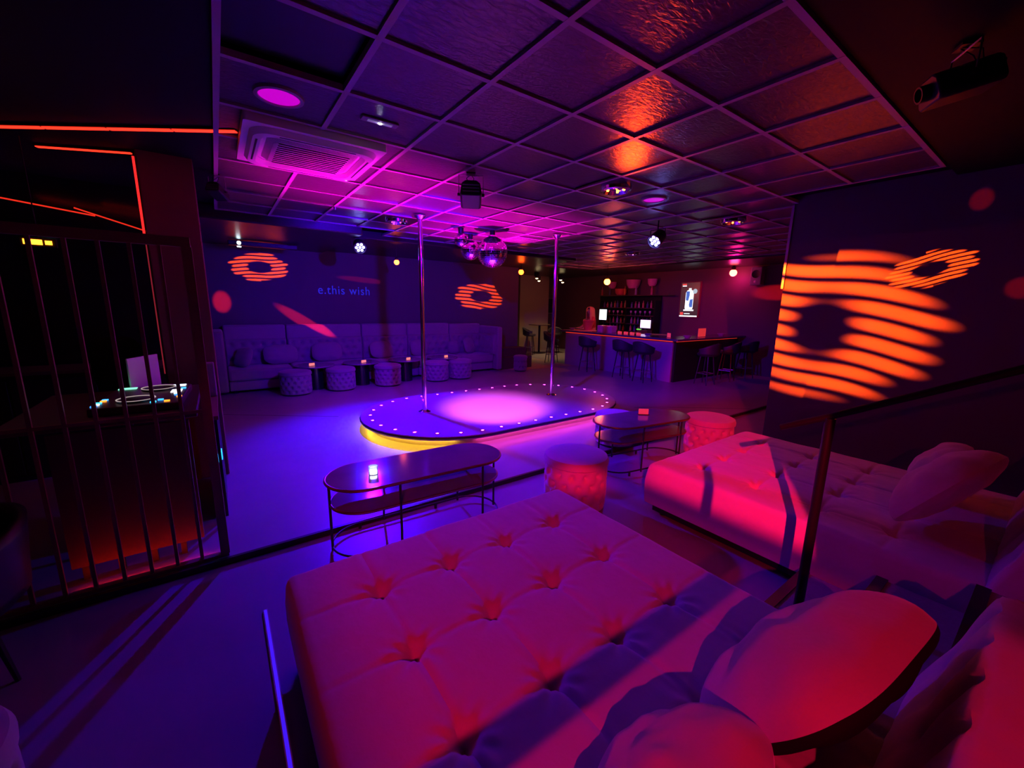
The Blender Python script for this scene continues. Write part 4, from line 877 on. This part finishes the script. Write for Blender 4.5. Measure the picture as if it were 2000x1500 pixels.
def twin_lamp(label, loc):
    t = thing('twin_spot', label, 'ceiling light', loc)
    MB().box((-0.03, -0.1, 0.12), (0.03, 0.1, 2.84-loc[2])).build('mount', M_black, t)
    for k, (dx, dz) in enumerate(((0, 0.05), (0.1, -0.03))):
        MB().lathe([(0.05, 0.0), (0.06, 0.14), (0.0, 0.16)], 14, (dx, 0, dz)).build('can', M_black, t)
        MB().lathe([(0, -0.03), (0.035, -0.02), (0.048, 0.004)], 14, (dx, 0, dz)).build('lens', emis('warm_lamp', (1.0, 0.72, 0.35), 12), t)
    d = bpy.data.lights.new('warm_pool', 'SPOT'); d.color = (1, 0.6, 0.28); d.energy = 55; d.spot_size = rad(95); d.spot_blend = 0.8
    lo = bpy.data.objects.new('warm_pool', d); COL.objects.link(lo); lo.parent = t; lo.location = (0.05, 0, -0.1)
twin_lamp('pair of warm ceiling spots in the passage, left of the right pole', (9.0, 11.1, 2.60))
twin_lamp('pair of warm ceiling spots in the passage, right of the pole', (10.1, 11.1, 2.60))
pb = thing('passage_bench', 'low dark stepped bench at the edge of the pale passage floor', 'bench', (0, 0, 0))
MB().prism([(6.10, 8.95), (7.15, 8.95), (7.6, 9.55), (6.10, 9.55)], 0.0, 0.32).build('lower_step', M_wood, pb); MB().box((6.12, 9.15, 0.32), (7.1, 9.55, 0.55)).build('upper_step', M_wood, pb)
make_pouf('small_stool', 'small low stool with red lit top next to the right sofa arm', (6.45, 8.55, 0), 0.18, 0.42, m=M_velvet2, rows=2)
ht = thing('high_table', 'dark high table with chairs in the passage', 'table', (9.6, 11.6, 0))
MB().lathe([(0, 1.03), (0.4, 1.03), (0.4, 1.06), (0, 1.06)], 30).build('tabletop', M_wood, ht); MB().tube([(0, 0, 0.02), (0, 0, 1.03)], 0.04, 10).build('stem', M_black, ht); MB().lathe([(0, 0), (0.25, 0), (0.25, 0.02), (0, 0.03)], 24).build('foot', M_black, ht)
stool('bar stool at the high table in the passage, left side', 9.0, 11.4, rad(40)); stool('bar stool at the high table in the passage, right side', 10.2, 11.4, rad(-40))

# ------------------------------------------------------------------ bartender
def skin_mesh(name, joints, edges, root, sub=2):
    me = bpy.data.meshes.new(name); me.from_pydata([j[0] for j in joints], edges, []); me.update()
    o = bpy.data.objects.new(name, me); COL.objects.link(o)
    sk = o.modifiers.new('skin', 'SKIN')
    for i, j in enumerate(joints):
        v = me.skin_vertices[0].data[i]; r = j[1]; v.radius = r if isinstance(r, tuple) else (r, r); v.use_root = (i == root)
    ss = o.modifiers.new('sub', 'SUBSURF'); ss.levels = sub; ss.render_levels = sub
    dg = bpy.context.evaluated_depsgraph_get(); ev = o.evaluated_get(dg); out = bpy.data.meshes.new_from_object(ev)
    bpy.data.objects.remove(o, do_unlink=True)
    for p in out.polygons: p.use_smooth = True
    out.name = name; return out
per = thing('person', 'person with long blonde hair and a red patterned top working behind the bar', 'person', (9.62, 9.02, 0), rad(165))
J = [((0, 0, 0.95), (0.15, 0.11)), ((0, 0, 1.10), (0.125, 0.095)), ((0.03, 0, 1.30), (0.15, 0.105)), ((0.05, 0, 1.41), (0.07, 0.06)), ((0.075, 0, 1.49), (0.048, 0.048)), ((0.10, 0, 1.57), (0.078, 0.085)), ((0.115, 0, 1.66), (0.07, 0.08)),
     ((0.05, 0.17, 1.37), 0.05), ((0.14, 0.22, 1.14), 0.040), ((0.36, 0.17, 1.06), 0.030), ((0.43, 0.15, 1.055), (0.03, 0.014)),
     ((0.05, -0.17, 1.37), 0.05), ((0.14, -0.22, 1.14), 0.040), ((0.36, -0.15, 1.06), 0.030), ((0.43, -0.13, 1.055), (0.03, 0.014)),
     ((0, 0.09, 0.86), 0.085), ((0, 0.10, 0.48), 0.058), ((-0.02, 0.10, 0.09), 0.04), ((0.10, 0.11, 0.03), 0.032),
     ((0, -0.09, 0.86), 0.085), ((0, -0.10, 0.48), 0.058), ((-0.02, -0.10, 0.09), 0.04), ((0.10, -0.11, 0.03), 0.032)]
Eg = [(0, 1), (1, 2), (2, 3), (3, 4), (4, 5), (5, 6), (2, 7), (7, 8), (8, 9), (9, 10), (2, 11), (11, 12), (12, 13), (13, 14), (0, 15), (15, 16), (16, 17), (17, 18), (0, 19), (19, 20), (20, 21), (21, 22)]
for h, (yy, sg) in ((10, (0.15, 1)), (14, (-0.13, -1))):      # four fingers and a thumb on each hand
    for k in range(4):
        b = len(J); y0_ = yy+(k-1.5)*0.017; L = (0.055, 0.066, 0.062, 0.048)[k]
        J.append(((0.45, y0_, 1.06), 0.009)); J.append(((0.45+L*0.6, y0_, 1.058), 0.008)); J.append(((0.45+L, y0_, 1.045), 0.007)); Eg += [(h, b), (b, b+1), (b+1, b+2)]
    b = len(J); J.append(((0.41, yy-sg*0.035, 1.056), 0.010)); J.append(((0.445, yy-sg*0.052, 1.05), 0.008)); Eg += [(h, b), (b, b+1)]
link('body', skin_mesh('body', J, Eg, 0), M_skin, per)
top_m = mat('red_patterned_top', (0.55, 0.06, 0.07), 0.7, noise=(34, 0.9))
JT = [((0, 0, 0.93), (0.165, 0.125)), ((0, 0, 1.10), (0.138, 0.108)), ((0.03, 0, 1.30), (0.163, 0.12)), ((0.048, 0, 1.40), (0.085, 0.075)), ((0.05, 0.17, 1.37), 0.064), ((0.13, 0.215, 1.16), 0.056), ((0.24, 0.195, 1.105), 0.05), ((0.05, -0.17, 1.37), 0.064), ((0.13, -0.215, 1.16), 0.056), ((0.24, -0.185, 1.105), 0.05)]
link('blouse', skin_mesh('blouse', JT, [(0, 1), (1, 2), (2, 3), (2, 4), (4, 5), (5, 6), (2, 7), (7, 8), (8, 9)], 0), top_m, per)
JL = [((0, 0, 0.98), (0.165, 0.125)), ((0, 0.09, 0.86), 0.1), ((0, 0.10, 0.48), 0.072), ((-0.02, 0.10, 0.12), 0.055), ((0, -0.09, 0.86), 0.1), ((0, -0.10, 0.48), 0.072), ((-0.02, -0.10, 0.12), 0.055)]
link('trousers', skin_mesh('trousers', JL, [(0, 1), (1, 2), (2, 3), (0, 4), (4, 5), (5, 6)], 0), M_darkfab, per)
def hair(u, v):
    a = 0.9+(2*PI-1.8)*u; r = 0.105+0.02*v; z = 1.70-0.42*v
    k = math.sqrt(max(0, 1-max(0, 1-v*4)**2))
    return (0.10-0.03*v+r*k*math.cos(a)*1.05, r*k*math.sin(a), z+0.02*k)
hm = MB().grid(hair, 30, 18); o = hm.build('hair', M_hair, per, smooth=True); m_ = o.modifiers.new('thick', 'SOLIDIFY'); m_.thickness = 0.03
for sy in (-1, 1): MB().lathe([(0, -0.008), (0.007, -0.004), (0.007, 0.004), (0, 0.008)], 8, (0.188, sy*0.032, 1.615)).build('eye', M_black, per)
MB().tube([(0.185, 0, 1.61), (0.205, 0, 1.575), (0.185, 0, 1.565)], [0.008, 0.012, 0.006], 8).build('nose', M_skin, per, smooth=True)
MB().tube([(0.183, -0.022, 1.535), (0.19, 0, 1.533), (0.183, 0.022, 1.535)], 0.006, 6).build('mouth', M_redp, per, smooth=True)

# ------------------------------------------------------------------ projected writing (thin laser strokes on the back wall)
cu = bpy.data.curves.new('writing', 'FONT'); cu.body = 'e.this wish'; cu.size = 0.30; cu.space_character = 1.12; cu.extrude = 0.001; cu.align_x = 'CENTER'
to = bpy.data.objects.new('writing', cu); COL.objects.link(to); bpy.context.view_layer.update()
wm = bpy.data.meshes.new_from_object(to.evaluated_get(bpy.context.evaluated_depsgraph_get())); bpy.data.objects.remove(to, do_unlink=True)
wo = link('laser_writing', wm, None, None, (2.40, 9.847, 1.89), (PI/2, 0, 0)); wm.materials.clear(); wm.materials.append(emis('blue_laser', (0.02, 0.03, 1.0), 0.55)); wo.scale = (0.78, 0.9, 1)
tag(wo, 'blue laser writing reading e.this wish on the back wall', 'writing')

# ================================================================== EFFECT LIGHTS
# magenta beam on the stage from the hanging projector, with spill
spot('stage_beam', (2.35, 3.75, 2.52), (3.35, 5.05, 0.15), (1.0, 0.12, 0.75), P_STAGE, 38, 0.85, 0.04)
# two added pink spots on the stage brighten the ceiling, separate from the rim lamps
spot('pink_ceiling_fill', (1.85, 4.75, 0.17), (1.5, 4.6, 2.9), MAGENTA, P_UP*0.6, 56, 1.0, 0.02)
spot('pink_ceiling_fill', (3.9, 5.9, 0.17), (3.7, 5.6, 2.9), MAGENTA, P_UP, 66, 1.0, 0.02)
# amber spill raking along the tiles next to the amber ceiling lamp
spot('amber_spill', (3.25, 2.66, 2.66), (2.75, 1.95, 2.90), (1.0, 0.045, 0.003), 34, 95, 1.0, 0.12)
# ring projections
spot('ring_beam', (2.0, 3.8, 2.50), (0.79, 9.85, 2.38), ORANGE, P_GOBO_WALL, 16, 0.1, 0.004, mask=ring_gobo(1, 9.85, 0.79, 2.38, 0.52, 0.29, 0.0, 8.0, 0.04, -0.6))
spot('ring_beam', (2.0, 3.8, 2.58), (6.02, 9.85, 1.95), ORANGE, P_GOBO_WALL*1.3, 20, 0.1, 0.004, mask=ring_gobo(1, 9.85, 6.02, 1.95, 0.84, 0.38, 0.0, 8.0, 0.04, 0.9))
spot('ring_beam', (2.65, 0.75, 2.60), (5.37, 0.88, 2.10), ORANGE, P_GOBO_NEAR, 30, 0.1, 0.003, mask=ring_gobo(0, 5.37, 0.89, 2.10, 0.31, 0.16, rad(-17), 9.0, 0.05, 0.0))
spot('ring_beam', (2.1, 3.2, 2.60), (5.37, 1.5, 1.52), ORANGE, P_GOBO_NEAR*2.6, 44, 0.1, 0.004, mask=ring_gobo(0, 5.37, 1.66, 1.53, 0.94, 0.76, rad(4), 9.0, 0.16, -0.55, 1, (0.31, 0.38)))
# red flecks on walls and sofa
def fleck(loc, target, axis, c, s0, z0, a, b, rot, watts, colr=RED): spot('fleck_beam', loc, target, colr, watts, 24, 0.1, 0.01, mask=blob_mask(axis, c, s0, z0, a, b, rot))
fleck((0.2, 5.3, 2.6), (0.05, 9.6, 1.68), 1, 9.85, 0.10, 1.68, 0.17, 0.24, 0, 2600)
fleck((2.0, 3.9, 2.55), (1.6, 9.6, 1.25), 1, 9.85, 1.54, 1.27, 0.75, 0.13, rad(-35), 3600)
fleck((2.0, 3.9, 2.55), (2.9, 9.6, 2.25), 1, 9.85, 2.82, 2.23, 0.65, 0.07, rad(-4), 800)
fleck((3.0, 1.2, 2.6), (5.37, 0.66, 2.68), 0, 5.37, 0.66, 2.66, 0.08, 0.10, 0, 150)
fleck((3.0, 1.2, 2.6), (5.37, 0.34, 1.92), 0, 5.37, 0.33, 1.92, 0.10, 0.10, 0, 220)
fleck((7.0, 3.5, 2.6), (11.5, 4.7, 2.2), 0, 11.5, 4.55, 2.15, 0.75, 0.22, 0, 1300)
# red daybed wash from an unseen spot behind camera; shadows are put into its mask
RW = (-0.95, -0.95, 2.45)
def daybed_mask(t, L, d):
    h = plane_hit(t, L, d, 2, 0.45); x, y = h[0], h[1]
    bar_ = t.m('MULTIPLY', t.ss(y, 0.69, 0.715), t.ss(y, 0.86, 0.83)); bar_ = t.m('MULTIPLY', bar_, t.ss(x, 2.2, 2.0))
    bed = t.m('MULTIPLY', t.m('MULTIPLY', t.m('SUBTRACT', 1.0, bar_), t.ss(x, 2.45, 2.2)), t.ss(x, -0.05, 0.45, 0.0, 1.0))
    # bright field on the far daybed, left of the edge line from (2.89,.79) to (4.55,1.71)
    e = t.m('SUBTRACT', t.m('SUBTRACT', y, 0.79), t.m('MULTIPLY', t.m('SUBTRACT', x, 2.89), 0.554))
    bright = t.m('MULTIPLY', t.ss(e, -0.02, 0.03), t.ss(x, 2.35, 2.6)); bright = t.m('MULTIPLY', bright, t.ss(t.m('SUBTRACT', y, t.m('MULTIPLY', x, 0.62)), 0.42, 0.02))
    post = t.m('SUBTRACT', y, t.m('MULTIPLY', x, 0.60)); slit = t.m('MULTIPLY', t.ss(post, -0.345, -0.33), t.ss(post, -0.255, -0.27)); slit = t.m('MULTIPLY', slit, t.ss(x, 3.22, 3.10))
    bright = t.m('MULTIPLY', bright, t.m('SUBTRACT', 1.0, slit))
    rest = t.m('MULTIPLY', t.ss(x, 2.3, 2.5), 0.16)
    q = t.m('SQRT', t.m('ADD', t.m('POWER', t.m('SUBTRACT', x, 2.10), 2.0), t.m('POWER', t.m('SUBTRACT', y, 1.98), 2.0)))
    rest = t.m('ADD', rest, t.ss(q, 0.36, 0.10, 0.0, 2.4))
    return t.m('ADD', t.m('ADD', t.m('MULTIPLY', bed, 0.55), t.m('MULTIPLY', bright, 5.0)), rest)
spot('daybed_wash', RW, (1.9, 1.0, 0.4), (1.0, 0.004, 0.06), P_RED_WASH, 88, 0.5, 0.01, mask=daybed_mask)
# added fill lights: two blue at the hanging projector, one violet by the spotlight
spot('blue_wall_fill', (2.0, 3.75, 2.55), (3.2, 9.85, 1.5), (0.06, 0, 1), 800, 80, 0.9, 0.03)
spot('blue_bar_fill', (2.3, 3.9, 2.55), (8.4, 6.0, 0.3), (0.06, 0, 1), 1100, 46, 0.9, 0.03)
spot('violet_fill', (2.1, 7.15, 2.50), (3.0, 6.3, 0.0), VIOLET, 150, 150, 1.0, 0.05)
